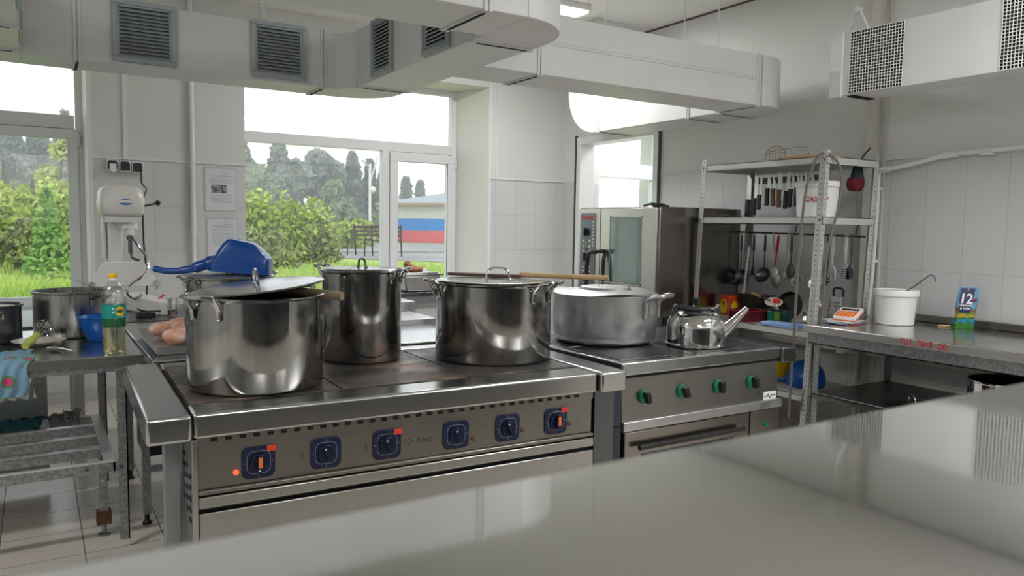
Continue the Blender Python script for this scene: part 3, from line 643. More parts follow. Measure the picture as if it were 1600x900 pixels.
# ------------------------------------------------------------------ right prep table
rt = thing('prep_table', 'stainless prep table along the right wall marked with red letters', 'table', (4.45, 1.8, 0))
M['lipsteel'] = mat('satin_lip_steel', (.55, .55, .54), .42, 1)
M['rtop'] = mat('polished_worktop', (.50, .49, .47), .17, 1, rvar=(6, .12, .24), bump=(3, .05, .01))
b = MB(); b.box(4.048, 4.93, .1, 3.045, .845, .872); b.box(4.053, 4.9, 3.037, 3.045, .825, .87); b.build('table_top', M['rtop'], rt, bevel=.004, seg=3)
b = MB(); b.box(4.90, 4.93, .1, 3.05, .872, .918); b.build('backsplash', M['oven_side'], rt, bevel=.005)
b = MB(); b.box(4.07, 4.078, .15, 3.03, .755, .845); b.box(4.07, 4.1, .15, 3.03, .755, .761); b.box(4.09, 4.85, 3.003, 3.011, .755, .83); b.build('apron', M['galv'], rt)
for x, y in ((4.07, 2.95), (4.84, 2.95), (4.07, .2), (4.84, .2)):
    l = MB(); l.box(x+.009, x+.015, y, y+.045, 0, .84); l.box(x+.009, x+.045, y+.039, y+.045, 0, .84); l.build('leg', M['galv'], rt)
b = MB(); b.box(4.075, 4.86, .2, 2.985, .44, .452); b.box(4.075, 4.083, .2, 2.985, .415, .45); b.build('lower_shelf', mat('dark_shelf_steel', (.2, .2, .2), .3, 1), rt, bevel=.002)
rbox(4.043, 4.05, .1, 3.045, .826, .869).build('front_lip', M['lipsteel'], rt, bevel=.002)
tx = MB(); text_mesh(tx, 'ГОТ.  ПР-Я.  ОВ', (4.0425, 2.287, .849), (0, -1, 0), (0, 0, 1), .044, .0006, bold=.0010, xs=.80); tx.build('red_lettering', M['red'], rt, smooth=False)

# ------------------------------------------------------------------ shelving rack (leans a little)
rkT = thing('shelving_rack', 'grey perforated metal rack loaded with knives and ladles', 'rack', (4.4, 3.58, 0))
lean = .03
def post(x, y, sx, sy):
    mb = MB(); n = 2
    def P(z): return Vector((x, y, 0))+Vector((.35, -1, 0)).normalized()*0*z
    def seg(ax):
        if ax == 'x': q = [(0, 0), (.042*sx, 0), (.042*sx, .003*sy), (0, .003*sy)]
        else: q = [(0, 0), (.003*sx, 0), (.003*sx, .042*sy), (0, .042*sy)]
        vs = []
        for z in (0, 1.955):
            sh = (z-1.0)*lean
            vs += [(x+a+sh*.5, y+c-sh*.8, z) for a, c in q]
        mb.add(vs, [(3, 2, 1, 0), (4, 5, 6, 7), (0, 1, 5, 4), (1, 2, 6, 5), (2, 3, 7, 6), (3, 0, 4, 7)])
    seg('x'); seg('y'); po = mb.build('post', M['rack'], rkT, smooth=False)
    h = MB()
    for i in range(60):
        z = .05+i*.032; sh = (z-1.0)*lean; X, Y = x+sh*.5, y-sh*.8; e = .0008
        # hole on both legs, on the outer and inner side
        cx = X+.021*sx
        h.cyl((cx, Y-e*sy, z), (cx, Y+(.003+e)*sy, z), .0042, n=8)
        cy = Y+.021*sy
        h.cyl((X-e*sx, cy, z), (X+(.003+e)*sx, cy, z), .0042, n=8)
    h.build('post_holes', M['rack_dark'], po, smooth=False)
post(4.15, 3.05, 1, 1); post(4.15, 4.09, 1, -1); post(4.70, 3.05, -1, 1); post(4.70, 4.09, -1, -1)
def rshelf(z, h=.045, name='shelf'):
    sh = (z-1.0)*lean; x0, x1, y0, y1 = 4.155+sh*.5, 4.695+sh*.5, 3.045-sh*.8, 4.085-sh*.8
    b = MB(); b.box(x0, x1, y0, y1, z-.004, z); b.box(x0, x0+.003, y0, y1, z-h, z); b.box(x1-.003, x1, y0, y1, z-h, z); b.box(x0, x1, y0, y0+.003, z-h, z); b.box(x0, x1, y1-.003, y1, z-h, z)
    b.box(x0, x0+.02, y0, y1, z-h, z-h+.003)
    return b.build(name, M['rack'], rkT, smooth=False)
rshelf(1.915); rshelf(1.54); rshelf(.812); rshelf(.40)
bo = MB()
for z in (1.895, 1.52, .79):
    sh = (z-1)*lean
    for y in (3.06-sh*.8, 4.07-sh*.8): bo.lathe([(0, 0), (.006, 0), (.004, .005), (0, .005)], (4.150+sh*.5, y, z), 8, (-1, 0, 0))
bo.build('bolts', M['rack_dark'], rkT)
rl = MB(); rl.tube([(4.64, 4.12, 1.435), (4.64, 3.05, 1.418)], .006, 8)
for y in (4.05, 3.6, 3.12): rl.tube([(4.64, y, 1.43), (4.66, y, 1.5)], .004, 6)
rl.build('hook_rail', M['blackm'], rkT)
ks = MB(); ks.box(4.675, 4.69, 3.42, 4.02, 1.80, 1.845); ks.build('knife_strip', M['black'], rkT, bevel=.003)
kk = MB(); kk.box(4.673, 4.676, 3.42, 4.02, 1.809, 1.815); kk.box(4.673, 4.676, 3.42, 4.02, 1.829, 1.835); kk.build('knife_strip_bands', M['steel_dark'], rkT, smooth=False)

# ------------------------------------------------------------------ combi oven
ov = thing('combi_oven', 'steel combi oven with glass door beside the perforated rack', 'oven', (4.23, 4.6, 0))
rbox(3.815, 4.66, 4.12, 5.07, .80, 1.61).build('oven_body', M['oven_side'], ov, bevel=.006)
dr = MB(); x0, x1 = 3.80, 3.83
dr.box(x0, x1, 4.135, 4.285, .82, 1.60); dr.box(x0, x1, 4.666, 4.775, .82, 1.60); dr.box(x0, x1, 4.285, 4.666, 1.538, 1.60); dr.box(x0, x1, 4.285, 4.666, .82, 1.02)
do = dr.build('oven_door', mat('door_steel', (.66, .64, .60), .3, 1), ov, bevel=.002)
gm = bpy.data.materials.new('oven_door_glass'); gm.use_nodes = True; gb = gm.node_tree.nodes['Principled BSDF']; gb.inputs['Base Color'].default_value = (.10, .17, .15, 1); gb.inputs['Roughness'].default_value = .03; gb.inputs['IOR'].default_value = 2.2; gb.inputs['Specular IOR Level'].default_value = .9
M['ovglass'] = gm
g = MB(); g.plate((3.806, 4.4755, 1.279), (0, -1, 0), (0, 0, 1), .004, rrect(-.188, .188, -.256, .256, .03)); go = g.build('door_glass', M['ovglass'], do)
rr = MB(); rr.tube([(3.80, 4.4755-a, 1.279+c) for a, c in rrect(-.188, .188, -.256, .256, .03)], .003, 6, closed=True); rr.build('glass_edge', M['alu'], do)
pn = MB(); pn.box(3.80, 3.82, 4.785, 5.068, .82, 1.60); po = pn.build('control_column', mat('cream_steel', (.62, .60, .54), .35, .6), ov, bevel=.002)
pn = MB(); pn.plate((3.7995, 4.938, 1.19), (0, -1, 0), (0, 0, 1), .004, rrect(-.10, .10, -.36, .378, .01)); pp = pn.build('control_face', mat('grey_control_face', (.16, .18, .20), .35, .2), po, bevel=.001)
rbox(3.805, 3.83, 4.776, 4.784, .82, 1.60).build('door_gap', M['gap'], ov, smooth=False)
tx = MB(); text_mesh(tx, 'RATIONAL', (3.7945, 4.938, 1.527), (0, -1, 0), (0, 0, 1), .036, .001, bold=.001, xs=.92); tx.build('logo', M['red'], pp, smooth=False)
for z in (1.417, 1.214, 1.052):
    k = MB(); k.lathe([(0, 0), (.033, 0), (.031, .018), (0, .02)], (3.795, 4.945, z), 28, (-1, 0, 0)); k.box(3.76, 3.78, 4.937, 4.953, z-.032, z+.032); k.build('knob', M['black'], po, bevel=.002)
mk = MB()
for i in range(8): mk.box(3.794, 3.7955, 4.862, 4.872, 1.30+i*.027, 1.312+i*.027)
for z in (1.345, 1.30, 1.26, 1.13, 1.10): mk.box(3.794, 3.7955, 4.90, 4.92, z-.008, z+.008); mk.box(3.794, 3.7955, 4.985, 5.0, z-.006, z+.006)
mk.build('control_symbols', M['plastic_w'], pp, smooth=False)
ds = MB(); ds.box(3.7935, 3.7955, 4.925, 4.965, 1.27, 1.285); ds.box(3.7935, 3.7955, 4.925, 4.965, 1.12, 1.135); ds.build('displays', M['black'], pp, smooth=False)
hd = MB(); hd.tube(smoothpts([(3.80, 4.70, 1.265), (3.745, 4.70, 1.27), (3.72, 4.735, 1.26), (3.715, 4.80, 1.25), (3.715, 4.83, 1.20), (3.715, 4.835, 1.0), (3.72, 4.83, .92)], 5), .017, 12)
hd.tube(smoothpts([(3.80, 4.70, 1.27), (3.77, 4.695, 1.20), (3.765, 4.69, 1.0), (3.80, 4.69, .93)], 5), .014, 12); hd.build('door_handle', M['black'], do)
hn = MB(); hn.box(3.80, 3.9, 4.12, 4.20, 1.61, 1.622); hn.tube([(3.82, 4.30, 1.617), (3.82, 4.22, 1.632), (3.88, 4.14, 1.625)], .008, 8); hn.build('hinge', M['blackm'], ov)
rbox(3.90, 4.62, 4.16, 5.03, 0, .80).build('stand', M['steel_dark'], ov)
# ------------------------------------------------------------------ pots
def pot_shell(t, c, r, h, z, matl, rim=.008, foot=.012, wall=.003, belly=0):
    mb = MB(); x, y = c
    prof = [(0, 0), (r-foot, 0), (r-foot*.35, foot*.35), (r, foot)]
    if belly:
        prof = [(0, 0), (r-.05, 0), (r-.022, .006), (r-.008, .022), (r, .05), (r+belly*.3, h*.5)]
    prof += [(r, h-.012), (r+rim, h-.006), (r+rim, h), (r+rim*.3, h+.002), (r-wall, h-.004), (r-wall, .02), (0, .015)]
    mb.lathe(prof, (x, y, z), 72)
    return mb.build('pot_body', matl, t)
def loop_handle(t, c, r, ztop, ang, wd=.075, out=.055, drop=.055, rr=.0075, rise=.01, matl=None):
    a = math.radians(ang); d = Vector((math.cos(a), math.sin(a), 0)); s_ = Vector((-math.sin(a), math.cos(a), 0)); C = Vector((c[0], c[1], 0))
    half = wd/2; q = math.sqrt(max(r*r-half*half, 0))
    def P(o, s1, z): return C+d*(q+o)+s_*s1+Vector((0, 0, ztop+z))
    pts = [P(.003, half, -drop), P(.008, half, -drop*.6), P(.014, half, -.028), P(out*.6, half, rise-.006), P(out, half*.8, rise), P(out+.01, half*.3, rise+.001),
           P(out+.01, -half*.3, rise+.001), P(out, -half*.8, rise), P(out*.6, -half, rise-.006), P(.014, -half, -.028), P(.008, -half, -drop*.6), P(.003, -half, -drop)]
    mb = MB(); mb.tube(smoothpts(pts, 4), rr, 10); h = mb.build('handle', matl or M['chrome'], t)
    rv = MB()
    for s1 in (-half, half):
        for z in (-drop*.72, -drop*1.0):
            b = P(.004, s1*1.0, z); rv.ell(b+d*.004, .006, .006, .006, 10, 6)
    rv.build('rivets', M['chrome'], h)
    return h
def lid_mesh(c, r, z, dome=.018, T=None):
    mb = MB(T); mb.lathe([(0, z+dome), (r*.5, z+dome*.92), (r*.82, z+dome*.55), (r*.93, z+.004), (r, z+.003), (r+.004, z), (r, z-.003), (r*.92, z-.002), (r*.8, z+dome*.45), (0, z+dome-.004)], (c[0], c[1], 0), 64)
    return mb
def lid_handle(parent, c, z, ang, T=None, wd=.05, h=.042, matl=None):
    a = math.radians(ang); s_ = Vector((math.cos(a), math.sin(a), 0)); C = Vector((c[0], c[1], z))
    mb = MB(T); mb.tube(smoothpts([C-s_*(wd+.018), C-s_*wd+Vector((0, 0, .003)), C-s_*(wd-.004)+Vector((0, 0, h*.6)), C-s_*wd*.5+Vector((0, 0, h)), C+s_*wd*.5+Vector((0, 0, h)), C+s_*(wd-.004)+Vector((0, 0, h*.6)), C+s_*wd+Vector((0, 0, .003)), C+s_*(wd+.018)], 5), .005, 8)
    return mb.build('lid_handle', matl or M['chrome'], parent)
ZP = .873
# front pot
P1 = (.66, 2.782); t = thing('stockpot', 'wide steel stockpot with tilted lid at the left front of the large stove', 'pot', (*P1, ZP), group='steel stockpots')
pot_shell(t, P1, .232, .325, ZP, M['pot']); loop_handle(t, P1, .232, ZP+.325, -146, .115, .062, .07, .0085); loop_handle(t, P1, .232, ZP+.325, 34, .09, .05, .06)
tl = thing('pot_lid', 'round steel lid lying tilted on the front left stockpot', 'lid', (P1[0], P1[1], ZP+.33))
TL = Matrix.Translation((P1[0]+.005, P1[1], ZP+.350)) @ Matrix.Rotation(math.radians(-6.5), 4, Vector((.23, .97, 0))) @ Matrix.Rotation(math.radians(1.6), 4, Vector((.97, -.23, 0)))
lo = lid_mesh((0, 0), .230, 0, .009, TL).build('lid_disc', mat('dark_lid_steel', (.30, .30, .295), .16, 1, bump=(4, .3, .004)), tl); lid_handle(tl, (0, 0), .014, 70, TL, .045, .045)
sp = thing('wooden_spoon', 'weathered wooden handle sticking out from under the tilted pot lid', 'spoon', (.9, 2.8, 1.2))
MB().tube([(.66, 2.96, 1.203), (.78, 2.845, 1.204), (.945, 2.683, 1.186)], [.012, .0155, .0165], 16).build('spoon_shaft', M['wood_g'], sp)
MB().ell((.60, 2.98, 1.18), .045, .03, .012).build('spoon_bowl', M['wood_g'], sp)
# tall pot
P2 = (1.182, 3.108); t = thing('stockpot', 'tall narrow steel stockpot in the middle of the large stove', 'pot', (*P2, ZP), group='steel stockpots')
pot_shell(t, P2, .166, .385, ZP, M['pot']); loop_handle(t, P2, .166, ZP+.385, -54, .08, .055, .05); loop_handle(t, P2, .166, ZP+.385, 126, .08, .055, .05)
tl = thing('pot_lid', 'flat steel lid with dark loop on the tall narrow stockpot', 'lid', (P2[0], P2[1], ZP+.385)); 
lid_mesh(P2, .160, ZP+.388, .006).build('lid_disc', M['pot'], tl); lid_handle(tl, P2, ZP+.393, 95, None, .035, .035, M['steel_dark'])
# right pot
P3 = (1.71, 2.893); t = thing('stockpot', 'wide steel stockpot with wooden paddle on its lid at the right of the large stove', 'pot', (*P3, ZP), group='steel stockpots')
pot_shell(t, P3, .254, .335, ZP, M['pot']); loop_handle(t, P3, .254, ZP+.335, -68, .12, .078, .075, .0085); loop_handle(t, P3, .254, ZP+.335, 110+60, .09, .05, .06)
tl = thing('pot_lid', 'flat steel lid with an arched handle on the right wide stockpot', 'lid', (P3[0], P3[1], ZP+.335))
lid_mesh(P3, .252, ZP+.340, .010).build('lid_disc', M['pot'], tl); lid_handle(tl, (1.70, 2.84), ZP+.347, -25, None, .052, .048)
pd = thing('wooden_paddle', 'long wooden paddle with dark blade lying across the right stockpot lid', 'paddle', (1.75, 2.75, 1.23))
a0 = Vector((1.615, 3.10, 1.238)); a1 = Vector((1.80, 2.87, 1.240)); a2 = Vector((2.085, 2.56, 1.236))
dd = (a2-a0).normalized(); ss = dd.cross(Vector((0, 0, 1))).normalized()
b = MB(); b.plate(a0, dd, ss, .013, [(-.02, -.02), (.0, -.035), (.25, -.034), (.33, -.014), (.33, .014), (.25, .034), (0, .035), (-.02, .02)]); b.build('blade', M['wood_d'], pd, bevel=.004)
b = MB(); q0 = a0+dd*.32; b.tube([q0, a2], [.0125, .011], 8); b.build('shaft', M['wood'], pd)
# aluminium pot
P4 = (2.48, 3.069); t = thing('aluminium_pot', 'dull aluminium pot with warped lid on the smaller stove', 'pot', (*P4, .873))
pot_shell(t, P4, .264, .245, .873, M['alu'], rim=.003, belly=.006); loop_handle(t, P4, .264, .873+.245, -66, .15, .085, .11, .0125, .005, M['alu']); loop_handle(t, P4, .264, .873+.245, 106, .13, .07, .085, .0095, .0, M['alu'])
stn = MB(); stn.plate((0, 0, 0), (1, 0, 0), (0, 1, 0), .001, [(0, 0), (.001, 0), (.001, .001)])
tl = thing('pot_lid', 'warped aluminium lid with wire handle on the aluminium pot', 'lid', (P4[0], P4[1], 1.12))
mb = MB(); n = 72; vs = []; fs = []; rings = [(0, .030), (.10, .030), (.125, .026), (.135, .014), (.20, .008), (.255, .002), (.267, -.002)]
for k, (r, z) in enumerate(rings):
    for i in range(n):
        a = 2*math.pi*i/n; wv = .010*math.sin(3*a+1.0)*(r/.267)**4; vs.append((P4[0]+r*math.cos(a), P4[1]+r*math.sin(a), 1.124+z+wv))
m0 = len(vs)
for k, (r, z) in enumerate(rings):
    for i in range(n): x, y, zz = vs[k*n+i]; vs.append((x, y, zz-.003))
for k in range(len(rings)-1):
    for i in range(n):
        j = (i+1) % n; fs.append((k*n+i, k*n+j, (k+1)*n+j, (k+1)*n+i)[::-1]); fs.append((m0+k*n+i, m0+k*n+j, m0+(k+1)*n+j, m0+(k+1)*n+i))
k = len(rings)-1
for i in range(n): j = (i+1) % n; fs.append((k*n+i, k*n+j, m0+k*n+j, m0+k*n+i)[::-1])
mb.add(vs, fs); mb.build('lid_disc', M['alu'], tl)
MB().tube([(2.41, 3.03, 1.150), (2.41, 3.03, 1.178), (2.51, 2.96, 1.178), (2.51, 2.96, 1.150)], .0025, 6).build('wire_handle', M['chrome'], tl)
# pot with scoop
P5 = (.792, 3.87); t = thing('stockpot', 'steel stockpot behind the others with the blue scoop upturned on it', 'pot', (*P5, .873), group='steel stockpots')
pot_shell(t, P5, .205, .315, .873, M['pot']); loop_handle(t, P5, .205, .873+.315, -152, .085, .06, .06); loop_handle(t, P5, .205, .873+.315, 25, .085, .06, .06)
tl = thing('pot_lid', 'steel lid under the blue scoop', 'lid', (P5[0], P5[1], 1.19)); lid_mesh(P5, .206, 1.192, .012).build('lid_disc', M['alu'], tl)
lid_handle(tl, (P5[0]+.0, P5[1]-.03), 1.20, 100, None, .04, .02, M['black'])
sc = thing('blue_scoop', 'big dark blue plastic scoop upturned on the rear stockpot', 'scoop', (.85, 3.8, 1.215))
def loft(secs, close=True):
    mb = MB(); n = len(secs[0]); vs = [p for s_ in secs for p in s_]; fs = []
    for k in range(len(secs)-1):
        for i in range(n): j = (i+1) % n; fs.append((k*n+i, k*n+j, (k+1)*n+j, (k+1)*n+i))
    fs.append(tuple(range(n))[::-1]); fs.append(tuple((len(secs)-1)*n+i for i in range(n)))
    return mb.add(vs, fs)
C0 = Vector((.822, 3.80, 1.212)); ux = Vector((math.cos(math.radians(-24)), math.sin(math.radians(-24)), 0)); uy = Vector((-ux.y, ux.x, 0)); tilt = Matrix.Rotation(math.radians(4), 3, uy)
secs = []
for z, xa, xb, yw in ((0, -.118, .150, .085), (.05, -.118, .150, .084), (.075, -.100, .145, .082), (.125, -.075, .118, .075), (.150, -.055, .085, .066), (.156, -.048, .072, .058)):
    rr_ = rrect(xa, xb, -yw, yw, .028, 4); z1 = z
    secs.append([C0+(tilt @ (ux*a+uy*c+Vector((0, 0, z1-(.02 if a > 0 and z > .12 else 0)*(a/.1))))) for a, c in rr_])
loft(secs).build('scoop_body', M['blue'], sc, ang=28)
b = MB(); b.tube(smoothpts([C0+ux*-.09+Vector((0, 0, .045)), C0+ux*-.15+Vector((0, 0, .035)), C0+ux*-.21+Vector((0, 0, .015)), C0+ux*-.27+Vector((0, 0, .004)), C0+ux*-.33+Vector((0, 0, .003)), C0+ux*-.385+Vector((0, 0, .014))], 5), [.036]*5+[.026]*5+[.018]*5+[.015]*5+[.0145]*5+[.013], 12)
b.build('scoop_handle', M['blue'], sc)
# left table pots
P6 = (.145, 4.405); t = thing('saucepan', 'wide steel pot behind the oil bottle on the left table', 'pot', (*P6, .873)); pot_shell(t, P6, .168, .225, .873, M['pot2']); loop_handle(t, P6, .168, .873+.215, -50, .08, .05, .05, .006, -.01, M['black'])
k = MB(); k.tube(smoothpts([(.03, 4.38, 1.10), (.05, 4.5, 1.14), (.12, 4.62, 1.15), (.25, 4.5, 1.10)], 6), .0012, 5); k.build('bail_wire', M['steel_dark'], t)
P7 = (-.19, 4.30); t = thing('saucepan', 'dark steel pot at the far left end of the left table', 'pot', (*P7, .873)); pot_shell(t, P7, .125, .175, .873, M['steel_dark']); loop_handle(t, P7, .125, .873+.15, -80, .06, .035, .03, .005, 0)
lid_mesh(P7, .110, 1.036, .004).build('pot_contents', M['plate'], t)
# kettle
K = (2.79, 2.73); t = thing('kettle', 'shiny steel kettle with black handle on the smaller stove', 'kettle', (*K, .873))
MB().lathe([(0, 0), (.140, 0), (.147, .003), (.147, .010), (.141, .014), (.143, .09), (.139, .118), (.125, .145), (.10, .163), (.066, .172), (.064, .176), (.0, .176)], (*K, .874), 64).build('kettle_body', M['chrome'], t)
lo = MB().lathe([(0, .020), (.03, .018), (.056, .010), (.062, .002), (.062, 0), (0, 0)], (*K, 1.049), 40).build('kettle_lid', M['chrome'], t)
MB().lathe([(0, .040), (.017, .040), (.018, .032), (.012, .006), (.022, 0), (0, 0)], (*K, 1.067), 20).build('lid_knob', M['black'], lo)
b0 = Vector((*K, 0)); sp0 = Vector((.85, -.52, 0)).normalized(); toc = Vector((-.52, -.85, 0))
mb = MB(); mb.tube([b0+sp0*.115+Vector((0, 0, .925)), b0+sp0*.15+Vector((0, 0, .95)), b0+sp0*.19+Vector((0, 0, .99)), b0+sp0*.235+Vector((0, 0, 1.04)), b0+sp0*.255+Vector((0, 0, 1.062))], [.042, .033, .025, .017, .013], 18); mb.build('spout', M['chrome'], t)
L = b0-sp0*.112+toc*.02+Vector((0, 0, 1.02)); R = b0+sp0*.10+toc*.02+Vector((0, 0, 1.02))
for e in (L, R):
    k = MB(); k.plate(e, sp0, (0, 0, 1), .004, [(-.020, -.01), (.020, -.01), (.012, .055), (-.002, .062), (-.010, .05)]); k.build('handle_bracket', M['steel'], t, bevel=.001)
a = L+Vector((0, 0, .045)); c = R+Vector((0, 0, .045))
k = MB(); k.tube([a, a+toc*.03, a+toc*.05], .006, 8); k.tube(smoothpts([c, c-sp0*.02+toc*.04, c-sp0*.055+toc*.062], 4), .007, 8); k.build('handle_arms', M['steel'], t)
k = MB(); k.tube(smoothpts([a+toc*.035-sp0*.006+Vector((0, 0, .004)), a+toc*.055+sp0*.025, a+toc*.066+sp0*.07-Vector((0, 0, .004)), a+toc*.066+sp0*.12-Vector((0, 0, .004)), c-sp0*.052+toc*.061], 5), [.011]*4+[.0145]*12+[.012]*5, 12)
k.tube(smoothpts([a+toc*.064+sp0*.03-Vector((0, 0, .018)), a+toc*.076+sp0*.07-Vector((0, 0, .026)), a+toc*.07+sp0*.118-Vector((0, 0, .026))], 5), .008, 10); k.build('handle_grip', M['black'], t)
# pot under the right table
P8 = (4.33, 1.98); t = thing('stockpot', 'shiny pot standing on the lower shelf of the right prep table', 'pot', (*P8, .452)); pot_shell(t, P8, .19, .23, .452, M['chrome'])
tl = thing('pot_lid', 'steel pot lid lying on the lower shelf of the right prep table', 'lid', (4.34, 2.50, .452)); lid_mesh((4.34, 2.50), .15, .456, .012).build('lid_disc', M['steel_dark'], tl)
lid_handle(tl, (4.34, 2.50), .466, 60, None, .035, .03)
# bucket with ladle, sugar bucket
def bucket(c, r, h, z, name, label, txt=None):
    t = thing(name, label, 'bucket', (*c, z)); mb = MB(); mb.lathe([(0, 0), (r*.86, 0), (r*.90, .004), (r, h-.04), (r+.001, h-.035), (r-.004, h-.03), (0, h-.03)], (*c, z), 56); mb.build('bucket_body', M['lid_w'], t)
    MB().lathe([(r+.002, h-.038), (r+.010, h-.036), (r+.012, h-.008), (r+.008, h), (r-.01, h), (r-.014, h-.006), (0, h-.006), (0, h-.012), (r+.002, h-.012), (r+.002, h-.038)], (*c, z), 56).build('bucket_lid', M['lid_w'], t)
    return t
B1 = (4.605, 2.796); bucket(B1, .122, .218, .873, 'white_bucket', 'white plastic bucket with a hooked ladle handle on the right prep table')
ld = thing('ladle', 'steel ladle handle leaning out of the white bucket', 'ladle', (4.7, 2.7, 1.09))
MB().tube(smoothpts([(4.63, 2.79, 1.06), (4.66, 2.735, 1.10), (4.70, 2.655, 1.178), (4.705, 2.64, 1.188), (4.71, 2.622, 1.182), (4.715, 2.61, 1.15)], 5), .0045, 8).build('ladle_rod', M['steel_dark'], ld)
B2 = (4.42, 3.27); sb2 = bucket(B2, .135, .235, 1.541, 'sugar_bucket', 'white lidded bucket with red letters on the middle rack shelf')
tg = Vector((-B2[0], -B2[1], 0)).normalized(); sx = Vector((0, 0, 1)).cross(tg)*1.0; rot = Matrix.Rotation(math.radians(-22), 3, 'Z')
tx = MB(); R = .1315
tm = MB(); text_mesh(tm, 'САХАР', (0, 0, 0), (1, 0, 0), (0, 1, 0), .044, .001, bold=.001)
base = math.atan2(tg.y, tg.x)+math.radians(-1)
for p in tm.v: 
    an = base+p[0]/R; rad = R+.0015+p[2]; tx.v.append(Vector((B2[0]+rad*math.cos(an), B2[1]+rad*math.sin(an), 1.655+p[1])))
tx.f = tm.f; tx.m = tm.m; tx.build('red_lettering', M['red'], sb2, smooth=False)

# ------------------------------------------------------------------ things on the left table
ob = thing('oil_bottle', 'clear plastic oil bottle with yellow cap and teal sunflower label', 'bottle', (.28, 3.719, .873))
M['pet'] = glass_mat('clear_plastic', .16, (.95, .97, .96), .05)
M['oil'] = mat('yellow_oil', (.92, .86, .45), .05, trans=.9, ior=1.2)
M['teal'] = mat('teal_label', (.0, .30, .27), .4, noise=(3, (.0, .22, .2), .4, .6)); M['dkgreen'] = mat('dark_green_label', (.01, .10, .04), .4)
c = (.28, 3.719); z = .873
bp = [(0, 0.008), (.015, .002), (.040, 0), (.046, .012), (.044, .035), (.047, .045), (.045, .07), (.047, .085), (.045, .10), (.0475, .115), (.0475, .215), (.045, .222), (.0485, .232), (.048, .25), (.043, .275), (.031, .300), (.018, .318), (.014, .325), (.014, .342)]
MB().lathe([(r, zz) for r, zz in bp], (*c, z), 40).build('bottle_body', M['pet'], ob)
MB().lathe([(0, .004)]+[(r-.0015, zz) for r, zz in bp[2:10]]+[(.045, .118), (0, .118)], (*c, z), 32).build('oil', M['oil'], ob)
MB().lathe([(0, .348), (.0155, .348), (.017, .345), (.017, .330), (.015, .327)], (*c, z), 28).build('cap', M['yellow'], ob)
MB().lathe([(.0165, .328), (.0165, .318)], (*c, z), 28).build('neck_ring', M['plastic_w'], ob)
lb = MB().lathe([(.0482, .155), (.0482, .212)], (*c, z), 40).build('label', M['teal'], ob)
MB().lathe([(.0481, .117), (.0481, .156)], (*c, z), 40).build('label_lower', M['dkgreen'], ob)
def on_cyl(mb, c, R, a0, z0, pts, faces, th=.0006):
    base = len(mb.v)
    for u, v in pts: a = a0+u/R; mb.v.append(Vector((c[0]+(R+th)*math.cos(a), c[1]+(R+th)*math.sin(a), z0+v)))
    for f_ in faces: mb.f.append([base+i for i in f_]); mb.m.append(mb.mi)
af = math.atan2(-c[1], -c[0])
def disc(mb, u0, v0, r, n=18, th=.0006, wob=0):
    pts = [(u0, v0)]+[(u0+r*(1+wob*(i % 2))*math.cos(2*math.pi*i/n), v0+r*(1+wob*(i % 2))*math.sin(2*math.pi*i/n)) for i in range(n)]
    on_cyl(mb, c, .0482, af, z, pts, [(0, 1+i, 1+(i+1) % n) for i in range(n)], th)
mb = MB(); disc(mb, .026, .186, .019, 24, .0006, .25); mb.build('sunflower_petals', M['yellow'], lb, smooth=False)
mb = MB(); disc(mb, .026, .186, .009, 18, .0012); mb.build('sunflower_heart', M['rust'], lb, smooth=False)
mb = MB(); disc(mb, -.003, .198, .004, 12, .0012); disc(mb, -.003, .183, .004, 12, .0012); mb.build('label_rings', M['plastic_w'], lb, smooth=False)
mb = MB(); on_cyl(mb, c, .0482, af, z, [(.005, .148), (.04, .158), (.044, .166), (.03, .163), (.006, .157)], [(0, 1, 2, 3, 4)], .001); mb.build('label_script', mat('pink_script', (.75, .35, .35), .5), lb, smooth=False)
bw = MB().lathe([(0, .0), (.062, 0), (.070, .006), (.100, .075), (.110, .112), (.114, .116), (.111, .118), (.105, .112), (.096, .072), (.066, .010), (0, .006)], (.266, 4.14, .873), 48).build('blue_bowl', M['bowlblue'], at=(.266, 4.14, .873)); tags(bw, 'deep blue plastic bowl behind the oil bottle', 'bowl')
pc = MB().lathe([(0, .0), (.05, 0), (.055, .002), (.075, .014), (.108, .022), (.109, .024), (.074, .018), (.05, .006), (0, .005)], (.0, 4.10, .873), 48).build('plate', M['plate'], at=(.0, 4.10, .873)); tags(pc, 'off-white plate under the green-handled whisk', 'plate')
wh = thing('whisk', 'small whisk with lime green handle resting on the plate', 'whisk', (-.03, 4.02, .90))
h0 = Vector((-.052, 3.945, .893)); h1 = Vector((-.006, 4.05, .925)); hd = (h1-h0).normalized()
k = MB(); k.tube(smoothpts([h0, h0+hd*.03, h0+hd*.07, h1], 4), [.016]*5+[.018]*4+[.015]*4, 12); k.build('whisk_handle', mat('lime_green_plastic', (.42, .50, .08), .35), wh)
k = MB(); sdv = hd.cross(Vector((0, 0, 1))).normalized(); upv = sdv.cross(hd)
for i in range(6):
    a = math.pi*i/6; dvec = sdv*math.cos(a)+upv*math.sin(a)
    k.tube(smoothpts([h1, h1+hd*.04+dvec*.026, h1+hd*.09+dvec*.040, h1+hd*.12, h1+hd*.09-dvec*.040, h1+hd*.04-dvec*.026, h1], 5), .0016, 5)
k.build('whisk_wires', M['chrome'], wh)
so = thing('spoon', 'steel tablespoon lying on the left table in front of the bottle', 'spoon', (.07, 3.83, .873))
SM = Matrix.Rotation(math.radians(-62), 3, 'Z'); k = MB()
k.ell((.052, 3.90, .884), .042, .026, .008, 20, 10, SM); k.build('spoon_bowl', M['chrome'], so)
